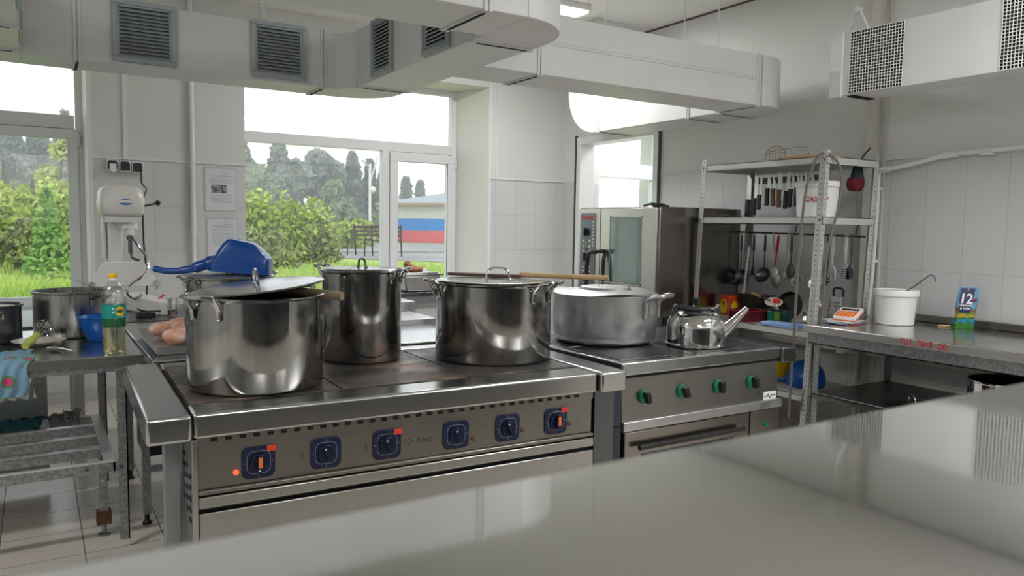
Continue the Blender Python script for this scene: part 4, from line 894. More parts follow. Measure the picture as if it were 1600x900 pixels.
k = MB(); d_ = Vector((math.cos(math.radians(-62)), math.sin(math.radians(-62)), 0)); p0 = Vector((.052, 3.90, .884))+d_*.035; k.tube([p0, p0+d_*.03+Vector((0, 0, .003)), p0+d_*.12-Vector((0, 0, .002))], [.005, .004, .0075], 8); k.build('spoon_handle', M['chrome'], so)
def cloth(name, label, path, width, dirv, matl, thick=.004, wav=.006, folds=5, cat='cloth'):
    mb = MB(); path = smoothpts(path, 6); d = Vector(dirv).normalized(); n = 22; vs = []; fs = []; L = len(path)
    for i, p_ in enumerate(path):
        for j in range(n+1):
            u = j/n-.5; o = wav*math.sin(folds*math.pi*u*2+i*.25)*(.4+i/L)
            t_ = (path[min(i+1, L-1)]-path[max(i-1, 0)]).normalized(); nn = t_.cross(d).normalized()
            vs.append(p_+d*u*width*(1-.1*math.sin(i*.4))+nn*o)
    m0 = len(vs)
    for i, p_ in enumerate(path):
        t_ = (path[min(i+1, L-1)]-path[max(i-1, 0)]).normalized(); nn = t_.cross(d).normalized()
        for j in range(n+1): vs.append(vs[i*(n+1)+j]-nn*thick)
    for i in range(L-1):
        for j in range(n):
            a = i*(n+1)+j; fs.append((a, a+1, a+n+2, a+n+1)); fs.append((m0+a, m0+a+n+1, m0+a+n+2, m0+a+1))
    for i in range(L-1):
        for j in (0, n): a = i*(n+1)+j; fs.append((a, a+n+1, m0+a+n+1, m0+a))
    for j in range(n): fs.append((j, j+1, m0+j+1, m0+j)); a = (L-1)*(n+1)+j; fs.append((a, a+1, m0+a+1, m0+a))
    mb.add(vs, fs); o = mb.build(name, matl, at=tuple(path[0]), ang=80); tags(o, label, cat); return o
def print_mat(name, a, b_, c_, scale):
    m = mat(name, a, .8); t = m.node_tree; b = t.nodes['Principled BSDF']; tc = t.nodes.new('ShaderNodeTexCoord'); v = t.nodes.new('ShaderNodeTexVoronoi'); v.inputs['Scale'].default_value = scale
    t.links.new(tc.outputs['Object'], v.inputs['Vector']); r = t.nodes.new('ShaderNodeValToRGB'); r.color_ramp.interpolation = 'CONSTANT'; e = r.color_ramp.elements
    e[0].color = (*c_, 1); e[0].position = 0; e[1].color = (*b_, 1); e[1].position = .22; x = e.new(.36); x.color = (*a, 1); t.links.new(v.outputs['Distance'], r.inputs['Fac']); t.links.new(r.outputs['Color'], b.inputs['Base Color']); return m
cloth('towel', 'blue floral towel hanging over the front edge of the left table', [(-.13, 3.90, .882), (-.13, 3.78, .886), (-.135, 3.66, .884), (-.14, 3.615, .862), (-.15, 3.60, .80), (-.165, 3.60, .735)], .22, (1, .1, 0), print_mat('blue_floral_cloth', (.16, .30, .42), (.10, .22, .08), (.55, .04, .22), 14))
cloth('patterned_cloth', 'teal and black patterned cloth hung over the rear rail of the slatted shelf', [(-.16, 4.58, .30), (-.16, 4.585, .40), (-.16, 4.61, .418), (-.16, 4.64, .40), (-.16, 4.64, .28)], .34, (1, 0, 0), print_mat('teal_pattern_cloth', (.02, .10, .13), (.01, .01, .015), (.0, .28, .30), 30))
cloth('grey_rag', 'grey patterned rag hung over the rear rail of the slatted shelf', [(.10, 4.56, .27), (.10, 4.575, .40), (.10, 4.61, .43), (.10, 4.65, .40), (.10, 4.64, .22)], .15, (1, .15, .1), print_mat('grey_rag_cloth', (.16, .17, .17), (.28, .29, .28), (.07, .07, .08), 26), wav=.006, folds=3)
M['film'] = glass_mat('thin_bag_film', .35, (.85, .82, .82), .35)
cloth('plastic_bag', 'clear plastic bag hanging behind the blue towel', [(-.08, 3.655, .80), (-.08, 3.65, .76), (-.08, 3.655, .715)], .12, (1, 0, 0), M['film'], .001, .006, 3, 'bag')

# meat tray, tumbler, tin on the worktop
tr = thing('baking_tray', 'shallow steel tray of raw meat at the left end of the worktop', 'tray', (.62, 3.88, .873))
k = MB(); x0, x1, y0, y1 = .43, .70, 3.56, 4.17; k.box(x0, x1, y0, y1, .874, .878)
for q in ((x0, y0, x1, y0), (x1, y0, x1, y1), (x1, y1, x0, y1), (x0, y1, x0, y0)):
    dx, dy = q[2]-q[0], q[3]-q[1]; l_ = math.hypot(dx, dy); nx, ny = dy/l_*.018, -dx/l_*.018
    k.add([(q[0], q[1], .874), (q[2], q[3], .874), (q[2]+nx, q[3]+ny, .908), (q[0]+nx, q[1]+ny, .908), (q[0]+nx*.2, q[1]+ny*.2+.0, .878), (q[2]+nx*.2, q[3]+ny*.2, .878), (q[2]+nx*1.25, q[3]+ny*1.25, .911), (q[0]+nx*1.25, q[1]+ny*1.25, .911)], [(0, 1, 2, 3), (3, 2, 6, 7), (4, 7, 6, 5)])
k.build('tray_body', M['alu'], tr)
for i, (x, y, z_, a, l_) in enumerate(((.55, 3.78, .925, 20, .085), (.60, 3.93, .95, -35, .095), (.64, 3.72, .915, 70, .08), (.53, 4.03, .925, 5, .085))):
    R3 = Matrix.Rotation(math.radians(a), 3, 'Z'); o = MB(); o.ell((x, y, z_), l_, .055, .04, 20, 14, R3)
    for j, v in enumerate(o.v): s_ = .008*math.sin(v.x*70+i)*math.cos(v.y*60); o.v[j] = v+Vector((s_, s_, s_*.5))
    g = o.build('raw_meat', M['bread'], at=(x, y, z_-.04), sub=1); tags(g, ['pink piece of raw meat at the front left of the tray', 'largest pink piece of raw meat, on top in the tray', 'pink piece of raw meat beside the front stockpot', 'pink piece of raw meat at the back of the tray'][i], 'meat', 'raw meat pieces on the tray')
tu = thing('tumbler', 'ribbed glass tumbler with a little dark tea on the mixer table', 'glass', (.70, 5.02, .873))
MB().lathe([(0, .0), (.030, 0), (.036, .11), (.0345, .11), (.029, .006), (0, .006)], (.70, 5.02, .873), 20).build('glass_wall', M['wglass'], tu, smooth=False)
MB().lathe([(0, .007), (.028, .007), (.0305, .038), (0, .038)], (.70, 5.02, .873), 20).build('tea', mat('dark_tea', (.12, .01, .008), .1), tu)
tn = MB().lathe([(0, 0), (.045, 0), (.055, .075), (.060, .078), (.052, .078), (.043, .006), (0, .006)], (.66, 5.22, .873), 32).build('tin_bowl', M['steel'], at=(.66, 5.22, .873)); tags(tn, 'small steel bowl beside the foot of the mixer', 'bowl')
rs = MB().tube([(.60, 5.22, .93), (.68, 5.24, .985)], .006, 8).build('red_utensil', M['red'], at=(.62, 5.22, .93)); tags(rs, 'red utensil handle poking from the small steel bowl', 'utensil')

# ------------------------------------------------------------------ planetary mixer
mx = thing('planetary_mixer', 'cream planetary mixer with blue oval badge standing near the window wall', 'mixer', (.5, 5.45, .873))
def rrsec(cx, cy, w_, d_, r, z_): return [Vector((cx+a, cy+c_, z_)) for a, c_ in rrect(-w_, w_, -d_, d_, r, 4)]
loft([rrsec(.46, 5.42, .105, .17, .05, 1.475), rrsec(.46, 5.42, .122, .19, .06, 1.50), rrsec(.46, 5.42, .125, .195, .06, 1.57), rrsec(.46, 5.43, .118, .19, .06, 1.63), rrsec(.46, 5.44, .10, .17, .055, 1.655), rrsec(.46, 5.45, .07, .13, .045, 1.665)]).build('mixer_head', M['cream'] if 'cream' in M else mat('cream_enamel', (.74, .73, .68), .28), mx, ang=60)
k = MB(); k.plate((.475, 5.232, 1.562), (1, 0, 0), (0, 0, 1), .006, [(.040*math.cos(a), .019*math.sin(a)) for a in [2*math.pi*i/28 for i in range(28)]]); bg_ = k.build('badge', M['bowlblue'], mx)
k = MB(); k.box(.452, .498, 5.2245, 5.2262, 1.558, 1.5655); k.build('badge_lettering', M['plastic_w'], bg_)
k = MB(); k.cyl((.49, 5.32, 1.40), (.49, 5.32, 1.475), .055); k.cyl((.50, 5.30, 1.36), (.50, 5.30, 1.41), .028); k.build('planetary_hub', M['white'], mx)
k = MB(); k.cyl((.50, 5.30, 1.25), (.50, 5.30, 1.36), .012); k.cyl((.50, 5.30, 1.33), (.50, 5.30, 1.355), .02); k.build('drive_shaft', M['steel_dark'], mx)
k = MB(); k.box(.36, .56, 5.24, 5.27, 1.435, 1.475); k.build('head_plate', M['alu'], mx, bevel=.003)
k = MB(); k.box(.385, .47, 5.42, 5.58, .90, 1.49); k.box(.36, .38, 5.44, 5.56, 1.2, 1.49); k.build('column', M['white'], mx, bevel=.02)
k = MB(); k.plate((0, 5.40, 0), (1, 0, 0), (0, 0, 1), .03, [(.275, 1.035), (.665, 1.035), (.665, 1.055), (.58, 1.19), (.355, 1.19), (.275, 1.055)]); k.build('bowl_yoke', M['white'], mx, bevel=.004)
k = MB()
for x in (.285, .655): k.cyl((x, 5.36, 1.01), (x, 5.36, 1.07), .010); k.box(x-.02, x+.02, 5.35, 5.40, 1.035, 1.06)
k.build('bowl_clamps', M['alu'], mx)
k = MB(); k.add([], []); k.tube(smoothpts([(.515, 5.30, 1.345), (.555, 5.30, 1.28), (.60, 5.29, 1.20), (.585, 5.27, 1.13), (.53, 5.26, 1.08), (.475, 5.26, 1.035), (.48, 5.27, .99), (.52, 5.28, .965), (.56, 5.28, .99)], 6), .0085, 10); k.build('dough_hook', M['chrome'], mx)
k = MB(); k.tube(smoothpts([(.505, 5.30, 1.26), (.51, 5.30, 1.22), (.55, 5.29, 1.20)], 4), .008, 8); k.build('hook_arm', M['steel_dark'], mx)
k = MB(); k.tube([(.58, 5.42, 1.535), (.60, 5.40, 1.545), (.665, 5.40, 1.562)], .007, 8); lv = k.build('gear_lever', M['steel_dark'], mx); MB().ell((.675, 5.40, 1.565), .017, .017, .017).build('lever_ball', M['black'], lv)
MB().ell((.645, 5.36, 1.145), .015, .015, .017).build('lift_knob', M['black'], mx); k = MB(); k.cyl((.475, 5.395, 1.115), (.475, 5.40, 1.115), .006); k.build('screw', M['black'], mx)
k = MB()
k.add([(.42, 5.6, .873), (.60, 5.6, .873), (.60, 5.6, .98), (.42, 5.6, .98), (.64, 5.08, .873), (.70, 5.08, .873), (.70, 5.08, .955), (.64, 5.08, .955)], [(0, 3, 2, 1), (4, 5, 6, 7), (0, 1, 5, 4), (3, 7, 6, 2), (1, 2, 6, 5), (0, 4, 7, 3)])
k.build('base_leg', M['white'], mx, bevel=.006)
k = MB(); k.add([(.30, 5.6, .873), (.44, 5.6, .873), (.44, 5.6, .98), (.30, 5.6, .98), (.22, 5.08, .873), (.28, 5.08, .873), (.28, 5.08, .955), (.22, 5.08, .955)], [(0, 3, 2, 1), (4, 5, 6, 7), (0, 1, 5, 4), (3, 7, 6, 2), (1, 2, 6, 5), (0, 4, 7, 3)]); k.build('base_leg', M['white'], mx, bevel=.006)
k = MB(); k.box(.32, .58, 5.45, 5.70, .873, .97); k.build('base', M['white'], mx, bevel=.01)
cl = MB(); cl.tube(smoothpts([(.737, 6.84, 1.85), (.735, 6.80, 1.75), (.745, 6.6, 1.70), (.62, 5.6, 1.62), (.595, 5.46, 1.585), (.59, 5.44, 1.50), (.59, 5.42, 1.3), (.605, 5.43, 1.1), (.60, 5.42, .95), (.595, 5.3, .885)], 6), .0055, 8); co = cl.build('power_cable', M['cable'], at=(.60, 5.5, .9)); tags(co, 'black power cable running from the wall sockets down to the mixer', 'cable')
cr_ = MB(); cr_.box(.50, .60, 5.0, 5.08, .873, .90); cr_.tube([(.52, 5.0, .92), (.56, 5.05, .905), (.66, 5.10, .90)], .006, 6); cr_.tube([(.505, 5.02, .925), (.54, 5.10, .90)], .006, 6); cro = cr_.build('black_clamp', M['black'], at=(.55, 5.04, .873), bevel=.002); tags(cro, 'small black metal clamp lying by the mixer foot', 'clamp')
# wall sockets
for i, (x, z_, lab) in enumerate(((.535, 1.885, 'left wall socket with a white plug in it'), (.625, 1.88, 'middle empty black-faced wall socket'), (.715, 1.875, 'right wall socket with the black cable plugged in'))):
    t = thing('wall_socket', lab, 'socket', (x, 6.86, z_), group='wall sockets in a row')
    rbox(x-.043, x+.043, 6.855, 6.9, z_-.045, z_+.045).build('socket_box', M['plastic_w'], t, bevel=.005)
    k = MB(); k.plate((x, 6.8555, z_), (1, 0, 0), (0, 0, 1), .012, [(-.034, -.034), (.034, -.034), (.034, .026), (.024, .038), (-.024, .038), (-.034, .026)]); k.build('socket_cover', mat('dark_socket_face', (.02, .03, .035), .4) if i == 0 else bpy.data.materials['dark_socket_face'], t, bevel=.003)
    if i == 1: MB().lathe([(.018, 0), (.018, .004), (.014, .004), (.014, 0)], (x, 6.843, z_), 24, (0, -1, 0)).build('socket_hole', M['black'], t)
pg = MB(); pg.cyl((.535, 6.84, 1.855), (.535, 6.80, 1.852), .024); pg.box(.512, .558, 6.81, 6.842, 1.86, 1.895); pgo = pg.build('white_plug', M['plastic_w'], at=(.535, 6.84, 1.85), bevel=.002); tags(pgo, 'round white plug in the left wall socket', 'plug')
# papers on the wall
def paper(x0, x1, z0, z1, label, photo):
    t = thing('notice', label, 'notice', ((x0+x1)/2, 6.9, z0), group='printed notices pinned on the tiles')
    rbox(x0-.012, x1+.012, 6.897, 6.8995, z0-.012, z1+.012).build('plastic_sleeve', mat('clear_sleeve', (.52, .53, .53), .25) if 'clear_sleeve' not in bpy.data.materials else bpy.data.materials['clear_sleeve'], t)
    p_ = rbox(x0, x1, 6.8945, 6.897, z0, z1).build('paper', mat('white_paper', (.66, .69, .74), .6) if 'white_paper' not in bpy.data.materials else bpy.data.materials['white_paper'], t)
    gr = bpy.data.materials.get('grey_print') or mat('grey_print', (.36, .38, .42), .7)
    k = MB(); w_ = x1-x0
    def line(a, b_, z_, h): k.box(x0+w_*a, x0+w_*b_, 6.8940, 6.8946, z_, z_+h)
    line(.18, .90, z1-.062, .005); line(.3, .75, z1-.074, .004)
    rows = [z1-.09-i*.010 for i in range(4)] if photo else [z1-.09-i*.011 for i in range(13)]
    for r_ in rows: line(.15, .92, r_, .003)
    if photo:
        for i in range(6): line(.18, .88, z1-.225-i*.012, .003)
    k.build('print_lines', gr, p_, smooth=False)
    s_ = MB(); s_.tube([(x0+w_*.65+.024*math.cos(a), 6.8942, z1-.03+.018*math.sin(a)) for a in [2*math.pi*i/20 for i in range(20)]], .0015, 4, closed=True); s_.box(x0+w_*.5, x0+w_*.8, 6.894, 6.8946, z1-.046, z1-.043); s_.build('stamp', mat('blue_stamp', (.3, .42, .6), .7) if 'blue_stamp' not in bpy.data.materials else bpy.data.materials['blue_stamp'], p_)
    if photo:
        f_ = MB(); f_.box(x0+w_*.2, x0+w_*.72, 6.8938, 6.8946, z1-.205, z1-.135); f_.build('printed_picture', mat('picture_greys', (.02, .02, .02), .6, noise=(30, (.35, .36, .36), .4, .6)), p_)
paper(1.232, 1.475, 1.55, 1.90, 'upper printed notice with a small dark picture', True)
paper(1.245, 1.485, 1.10, 1.475, 'lower printed notice of dense text above the blue scoop', False)

# GN pan with brown meat by window 2
gp = thing('steel_pan', 'lidded rectangular steel pan on the side table at the window', 'pan', (2.86, 6.15, .873))
k = MB(); k.add([(2.69, 6.02, .874), (2.99, 6.02, .874), (2.99, 6.38, .874), (2.69, 6.38, .874), (2.665, 6.0, 1.02), (3.015, 6.0, 1.02), (3.015, 6.40, 1.02), (2.665, 6.40, 1.02)], [(0, 3, 2, 1), (4, 5, 6, 7), (0, 1, 5, 4), (1, 2, 6, 5), (2, 3, 7, 6), (3, 0, 4, 7)]); k.build('pan_body', M['alu'], gp, bevel=.02, seg=3)
k = MB(); k.box(2.65, 3.03, 5.985, 6.415, 1.015, 1.03); k.box(2.69, 2.99, 6.02, 6.38, 1.03, 1.04); lo = k.build('pan_lid', M['pot'], gp, bevel=.004); MB().tube([(2.88, 6.1, 1.04), (2.88, 6.1, 1.065), (2.93, 6.1, 1.065), (2.93, 6.1, 1.04)], .004, 6).build('lid_handle', M['chrome'], lo)
for i, (c_, r_, lab) in enumerate((((2.81, 6.14, 1.065), (.10, .06, .03), 'brown cut of meat lying flat on the steel pan lid'), ((2.76, 6.15, 1.10), (.035, .05, .045), 'brown knob of meat upright on the steel pan lid'))):
    o = MB(); o.ell(c_, *r_, 18, 12)
    for j, v in enumerate(o.v): s_ = .008*math.sin(v.x*80+i)*math.cos(v.z*90); o.v[j] = v+Vector((s_, s_, s_))
    g = o.build('cooked_meat', M['meatb'], at=c_, sub=1); tags(g, lab, 'meat', 'brown meat on the steel pan')
sm_ = MB().lathe([(0, 0), (.045, 0), (.06, .08), (.065, .083), (.057, .083), (.043, .006), (0, .006)], (1.76, 4.2, .905), 32).build('small_bowl', M['steel'], at=(1.76, 4.2, .905)); tags(sm_, 'small steel bowl behind the tall narrow stockpot', 'bowl')
on = MB().ell((1.765, 4.2, 1.005), .05, .045, .04).build('peeled_onion', mat('pinkish_onion', (.62, .30, .18), .4), at=(1.765, 4.2, .97)); tags(on, 'pinkish onion in the small bowl behind the tall stockpot', 'onion')
# ------------------------------------------------------------------ knives and utensils on the rack
def knife(y, ztop, blen, bw_, hlen, hmat, label, slant=0.0, sq=False, x=4.671):
    t = thing('kitchen_knife', label, 'knife', (x, y, ztop), group='knives on the magnetic strip')
    R = Matrix.Translation((x, y, ztop)) @ Matrix.Rotation(slant, 4, 'X')
    zb = -blen; b = MB(R)
    poly = [(-bw_/2, zb), (bw_/2, zb), (bw_/2, -.0 if sq else -.05), (bw_/2 if sq else -bw_/2+.004, 0), (-bw_/2, 0)]
    b.plate((0, 0, 0), (0, -1, 0), (0, 0, 1), .002, poly); b.build('blade', M['blade'], t, smooth=False)
    h = MB(R); h.plate((-.009, 0, 0), (0, -1, 0), (0, 0, 1), .018, [(-.015, zb), (-.016, zb-hlen*.5), (-.014, zb-hlen*.85), (-.019, zb-hlen), (.013, zb-hlen*1.02), (.018, zb-hlen*.85), (.014, zb-hlen*.5), (.017, zb)])
    ho = h.build('handle', hmat, t, bevel=.003)
    r = MB(R)
    for k in (.2, .5, .8): r.ell((-.0095, 0, zb-hlen*k), .0015, .0035, .0035, 8, 6)
    r.build('handle_rivets', M['chrome'], ho)
M['blade'] = mat('knife_blade', (.80, .80, .78), .4, .8)
M['brownh'] = mat('brown_wood_handle', (.20, .10, .05), .5)
KN = [(4.06, 1.885, .20, .035, .12, 'black', 'wide knife behind the left rear post of the rack', 0),
      (3.990, 1.885, .19, .030, .12, 'black', 'knife with wide blade just right of the rear post', .02),
      (3.945, 1.885, .165, .016, .105, 'black', 'thin-bladed knife hanging lowest beside the rear post', .02),
      (3.872, 1.87, .105, .026, .12, 'black', 'short wide-bladed knife with black handle', .02),
      (3.830, 1.865, .105, .018, .12, 'brownh', 'narrow knife with brown wooden handle', -.06),
      (3.775, 1.875, .125, .034, .12, 'brownh', 'square-bladed knife with worn brown handle', -.04),
      (3.697, 1.875, .135, .028, .12, 'black', 'straight wide knife with rivetted black handle next to the square-bladed one', .05),
      (3.655, 1.875, .125, .020, .12, 'black', 'slanted narrow knife with black handle left of the sugar bucket', .08),
      (3.615, 1.875, .115, .020, .12, 'black', 'knife whose handle shows at the left edge of the sugar bucket', 0),
      (3.588, 1.87, .115, .022, .1, 'black', 'blade showing over the left of the sugar bucket lid', .02),
      (3.550, 1.875, .12, .024, .1, 'black', 'second blade over the sugar bucket lid', .0),
      (3.500, 1.87, .12, .024, .1, 'black', 'blade over the sugar bucket lid nearest the front post', -.1)]
for y, zt, bl, bw_, hl, hm, lab, sl_ in KN: knife(y, zt, bl, bw_*1.15, hl*1.08, M[hm], lab, sl_, sq='square' in lab)

def utensil(kind, y, zb, label, x=4.62, hm=None, hl=None, ang=0, **k_):
    """hangs from the rail at z about 1.42; zb = z of the head's centre"""
    t = thing(k_.get('name', kind), label, k_.get('cat', kind), (x, y, 1.42), group='utensils hanging under the rack shelf')
    zt = 1.425; yb = y+ang; hm = hm or M['blade']
    P = lambda z: (x-.012, y+(yb-y)*(zt-z)/(zt-zb), z)
    h = MB(); loop = [(x-.012+.0*math.cos(a), y+.009*math.cos(a), zt-.006+.012*math.sin(a)) for a in [2*math.pi*i/12 for i in range(12)]]; h.tube(loop, .003, 6, closed=True)
    top = zb+k_.get('neck', .035)
    zz = zt-.02; n = 8
    for (za, zb_, wa, wb) in ((zt-.018, zt-.13, .010, .012), (zt-.13, top, .006, .005)):
        if zb_ < za:
            a, b = Vector(P(za)), Vector(P(zb_)); s_ = Vector((0, 1, 0)); v = [a-s_*wa, a+s_*wa, b+s_*wb, b-s_*wb]
            h.add([p-Vector((.002, 0, 0)) for p in v]+[p+Vector((.002, 0, 0)) for p in v], [(0, 1, 2, 3), (7, 6, 5, 4), (0, 4, 5, 1), (1, 5, 6, 2), (2, 6, 7, 3), (3, 7, 4, 0)])
    h.build('handle', hm, t, bevel=.001)
    c = Vector(P(zb)); m = k_.get('m', M['blade'])
    if kind == 'ladle':
        R_ = k_.get('r', .045)*1.2; b = MB(); b.lathe([(0, -R_*.75), (R_*.6, -R_*.6), (R_*.92, -R_*.25), (R_, 0), (R_*1.04, .002), (R_*.97, .0), (R_*.88, -.22*R_), (R_*.55, -R_*.52), (0, -R_*.68)], c+Vector((-.02, 0, 0)), 28, k_.get('axis', (-.8, .1, .5))); b.build('bowl', m, t)
    if kind == 'spoon':
        b = MB(); R3 = Matrix.Rotation(k_.get('rot', 0), 3, 'X'); b.ell(c, .012, .038, .055, 18, 12, R3); b.build('bowl', m, t)
    if kind == 'skimmer':
        R_ = k_.get('r', .042); b = MB(); b.lathe([(0, -.012), (R_*.6, -.009), (R_, 0), (R_*1.03, .002), (R_, .003), (R_*.6, -.006), (0, -.009)], c, 28, k_.get('axis', (-1, 0, .35))); bo_ = b.build('disc', m, t)
        ax = Vector(k_.get('axis', (-1, 0, .35))).normalized(); q = Vector((0, 0, 1)).rotation_difference(ax); hh = MB()
        for rr_, n_ in ((0, 1), (.014, 6), (.028, 12)):
            for i in range(n_):
                p = c+q @ Vector((rr_*math.cos(2*math.pi*i/n_), rr_*math.sin(2*math.pi*i/n_), -.004)); hh.cyl(p-ax*.006, p+ax*.0065, .003, n=8)
        hh.build('holes', M['gap'], bo_, smooth=False)
    if kind == 'turner':
        b = MB(); w_, h_ = k_.get('w', .034), k_.get('h', .045); hs = k_.get('slats', 0); o = (c.x, c.y, c.z)
        b.plate(o, (0, -1, 0), (0, 0, 1), .003, [(-w_, -h_), (w_, -h_), (w_*.85, h_*.7), (.008, h_*1.25), (-.008, h_*1.25), (-w_*.85, h_*.7)]); bo_ = b.build('blade', m, t, bevel=.002)
        hh = MB()
        if hs:
            for i in range(hs): z = c.z-h_*.75+i*h_*1.4/hs; hh.box(c.x-.0045, c.x+.001, c.y-w_*.75, c.y+w_*.75, z, z+.005)
        else:
            for a in (-.014, .014):
                for z in (-.026, -.004): hh.cyl((c.x-.0045, c.y+a, c.z+z), (c.x+.001, c.y+a, c.z+z), .0055, n=10)
        hh.build('slots', M['gap'], bo_, smooth=False)
    return t
utensil('ladle', 4.06, 1.09, 'large dark ladle hanging at the left end of the hook rail', m=M['steel_dark'], r=.062, axis=(-.7, .2, .6), hm=M['steel_dark'])
utensil('turner', 3.94, 1.14, 'dark steel serving fork with two bright rivets on the hook rail', hm=M['steel_dark'], m=M['steel_dark'], w=.018, h=.03, name='serving_fork', cat='fork')
utensil('ladle', 3.835, 1.12, 'dark ladle hanging just left of the bright spoon', m=M['steel_dark'], r=.050, axis=(-.9, 0, .4), hm=M['steel_dark'])
utensil('spoon', 3.765, 1.085, 'bright serving spoon with big white-shining bowl', ang=-.04, m=M['alu'])
utensil('spoon', 3.715, 1.13, 'spoon with dark red handle behind the bright one', hm=M['red'], ang=.03)
utensil('skimmer', 3.63, 1.13, 'round skimmer with small holes left of the front post', r=.034)
utensil('spoon', 3.60, 1.16, 'plain spoon with flat handle beside the round skimmer', hm=M['steel_dark'], m=M['steel_dark'])
utensil('skimmer', 3.515, 1.10, 'larger perforated skimmer hanging beside the front post', r=.045, ang=.03)
utensil('ladle', 3.375, 1.10, 'shiny ladle hanging just right of the front post', r=.048, ang=.0)
utensil('turner', 3.30, 1.13, 'thin dark rod-like skewer hanging right of the shiny ladle', hm=M['black'], m=M['black'], w=.004, h=.05, name='sharpening_steel', cat='knife steel')
utensil('turner', 3.265, 1.165, 'spatula with four round holes near the right end of the hook rail', m=M['alu'])
utensil('turner', 3.165, 1.175, 'slotted spatula with wide cross slots at the right end of the hook rail', w=.036, h=.05, slats=5, m=M['alu'])
utensil('turner', 3.125, 1.175, 'dark slotted spatula half hidden at the far right end of the hook rail', w=.03, h=.045, slats=5, m=M['steel_dark'], hm=M['steel_dark'])
# top shelf
wb = thing('wire_basket', 'brown wire basket standing upright on the top rack shelf', 'basket', (4.35, 3.6, 1.92))
def archw(y0, y1, x, z, h): return smoothpts([(x, y0, z), (x, y0-.005, z+h*.5), (x, y0+(y1-y0)*.2, z+h*.88), (x, (y0+y1)/2, z+h), (x, y1-(y1-y0)*.2, z+h*.88), (x, y1+.005, z+h*.5), (x, y1, z)], 5)
k = MB(); k.tube(archw(3.68, 3.50, 4.38, 1.918, .115), .0022, 6); k.build('arch', M['rust'], wb)
k = MB()
for i in range(7):
    y = 3.665-i*.025; u = (i-3)/3.6; k.tube([(4.38, y, 1.918), (4.38, y, 1.918+.113*math.sqrt(max(0, 1-u*u*.8)))], .0012, 5)
k.tube([(4.38, 3.67, 1.985), (4.38, 3.51, 1.985)], .0012, 5); k.build('bars', M['rust'], wb)
k = MB(); k.tube([(4.38, 3.64, 2.0), (4.50, 3.50, 2.03), (4.50, 3.42, 2.02), (4.45, 3.36, 1.92)], .0018, 5); k.tube([(4.38, 3.52, 1.95), (4.45, 3.40, 1.935)], .0018, 5); k.build('side_wires', M['rust'], wb)
wbd = rbox(4.2, 4.45, 3.12, 3.42, 1.918, 1.936).build('wooden_board', M['wood'], at=(4.3, 3.27, 1.918), bevel=.004); tags(wbd, 'pale wooden board lying on the top rack shelf by the front post', 'board')
om = thing('oven_mitt', 'dark green oven mitt with a dark red cuff hanging at the rack end', 'mitt', (4.60, 3.10, 1.9))
loft([[Vector((4.60+a, 3.105+b_, z)) for a, b_ in rrect(-w_, w_, -d_, d_, min(w_, d_)*.6, 3)] for z, w_, d_ in ((1.90, .02, .018), (1.86, .035, .02), (1.80, .050, .026), (1.775, .055, .03))]).build('mitt_body', mat('dark_green_cloth', (.012, .03, .028), .9), om)
loft([[Vector((4.585+a, 3.105+b_, z)) for a, b_ in rrect(-w_, w_, -d_, d_, min(w_, d_)*.6, 3)] for z, w_, d_ in ((1.80, .055, .032), (1.76, .062, .036), (1.73, .052, .034), (1.715, .035, .02))]).build('mitt_cuff', mat('dark_red_cloth', (.10, .004, .012), .9), om)
MB().tube(smoothpts([(4.60, 3.105, 1.89), (4.63, 3.085, 1.95), (4.66, 3.06, 2.0)], 4), .006, 6).build('hanging_loop', M['blackm'], om)
# hose draped over the front post
hs = thing('flexible_hose', 'grey-brown hose looped over the top of the front rack post', 'hose', (4.11, 3.05, 1.9))
MB().tube(smoothpts([(4.09, 3.16, .25), (4.10, 3.155, .8), (4.10, 3.145, 1.3), (4.11, 3.13, 1.65), (4.125, 3.10, 1.83), (4.15, 3.065, 1.925), (4.19, 3.03, 1.925), (4.23, 2.995, 1.88), (4.25, 2.975, 1.78), (4.24, 2.98, 1.6), (4.20, 3.01, 1.35), (4.19, 3.02, 1.1), (4.185, 3.025, .90), (4.16, 3.075, .6), (4.14, 3.11, .3)], 8), .0085, 8).build('hose_line', M['hose'], hs)
# shelf at table height
ZS = .813
def boxm(name, label, cat, x0, x1, y0, y1, z0, z1, matl, bevel=.003):
    o = rbox(x0, x1, y0, y1, z0, z1).build(name, matl, at=((x0+x1)/2, (y0+y1)/2, z0), bevel=bevel); tags(o, label, cat); return o
tb = thing('tea_box', 'orange and yellow cardboard box on the rack beside the oven', 'box', (4.43, 3.99, ZS))
MT = Matrix.Translation((4.43, 3.99, ZS)) @ Matrix.Rotation(math.radians(-14), 4, 'Z')
MB(MT).box(-.055, .055, -.06, .06, 0, .145).build('box_body', mat('orange_red_card', (.55, .07, .015), .45), tb, bevel=.002)
k = MB(MT); k.plate((-.0555, 0, .065), (0, -1, 0), (0, 0, 1), .0012, [(.045*math.cos(a), .055*math.sin(a)) for a in [2*math.pi*i/24 for i in range(24)]]); k.plate((0, -.0605, .06), (1, 0, 0), (0, 0, 1), .0012, [(.03*math.cos(a), .05*math.sin(a)) for a in [2*math.pi*i/24 for i in range(24)]]); k.build('yellow_print', M['yellow'], tb)
k = MB(MT); k.plate((-.057, 0, .088), (0, -1, 0), (0, 0, 1), .0012, [(.013*math.cos(a), .018*math.sin(a)) for a in [2*math.pi*i/20 for i in range(20)]]); k.build('dark_oval_mark', M['black'], tb)
k = MB(MT); k.plate((-.058, 0, .085), (0, -1, 0), (0, 0, 1), .0012, [(-.003, -.009), (.004, -.008), (.001, .011)]); k.build('white_flame_mark', M['plastic_w'], tb)
k = MB(MT); k.box(-.057, .057, -.062, .062, .118, .134); k.build('red_band', M['redst'], tb)
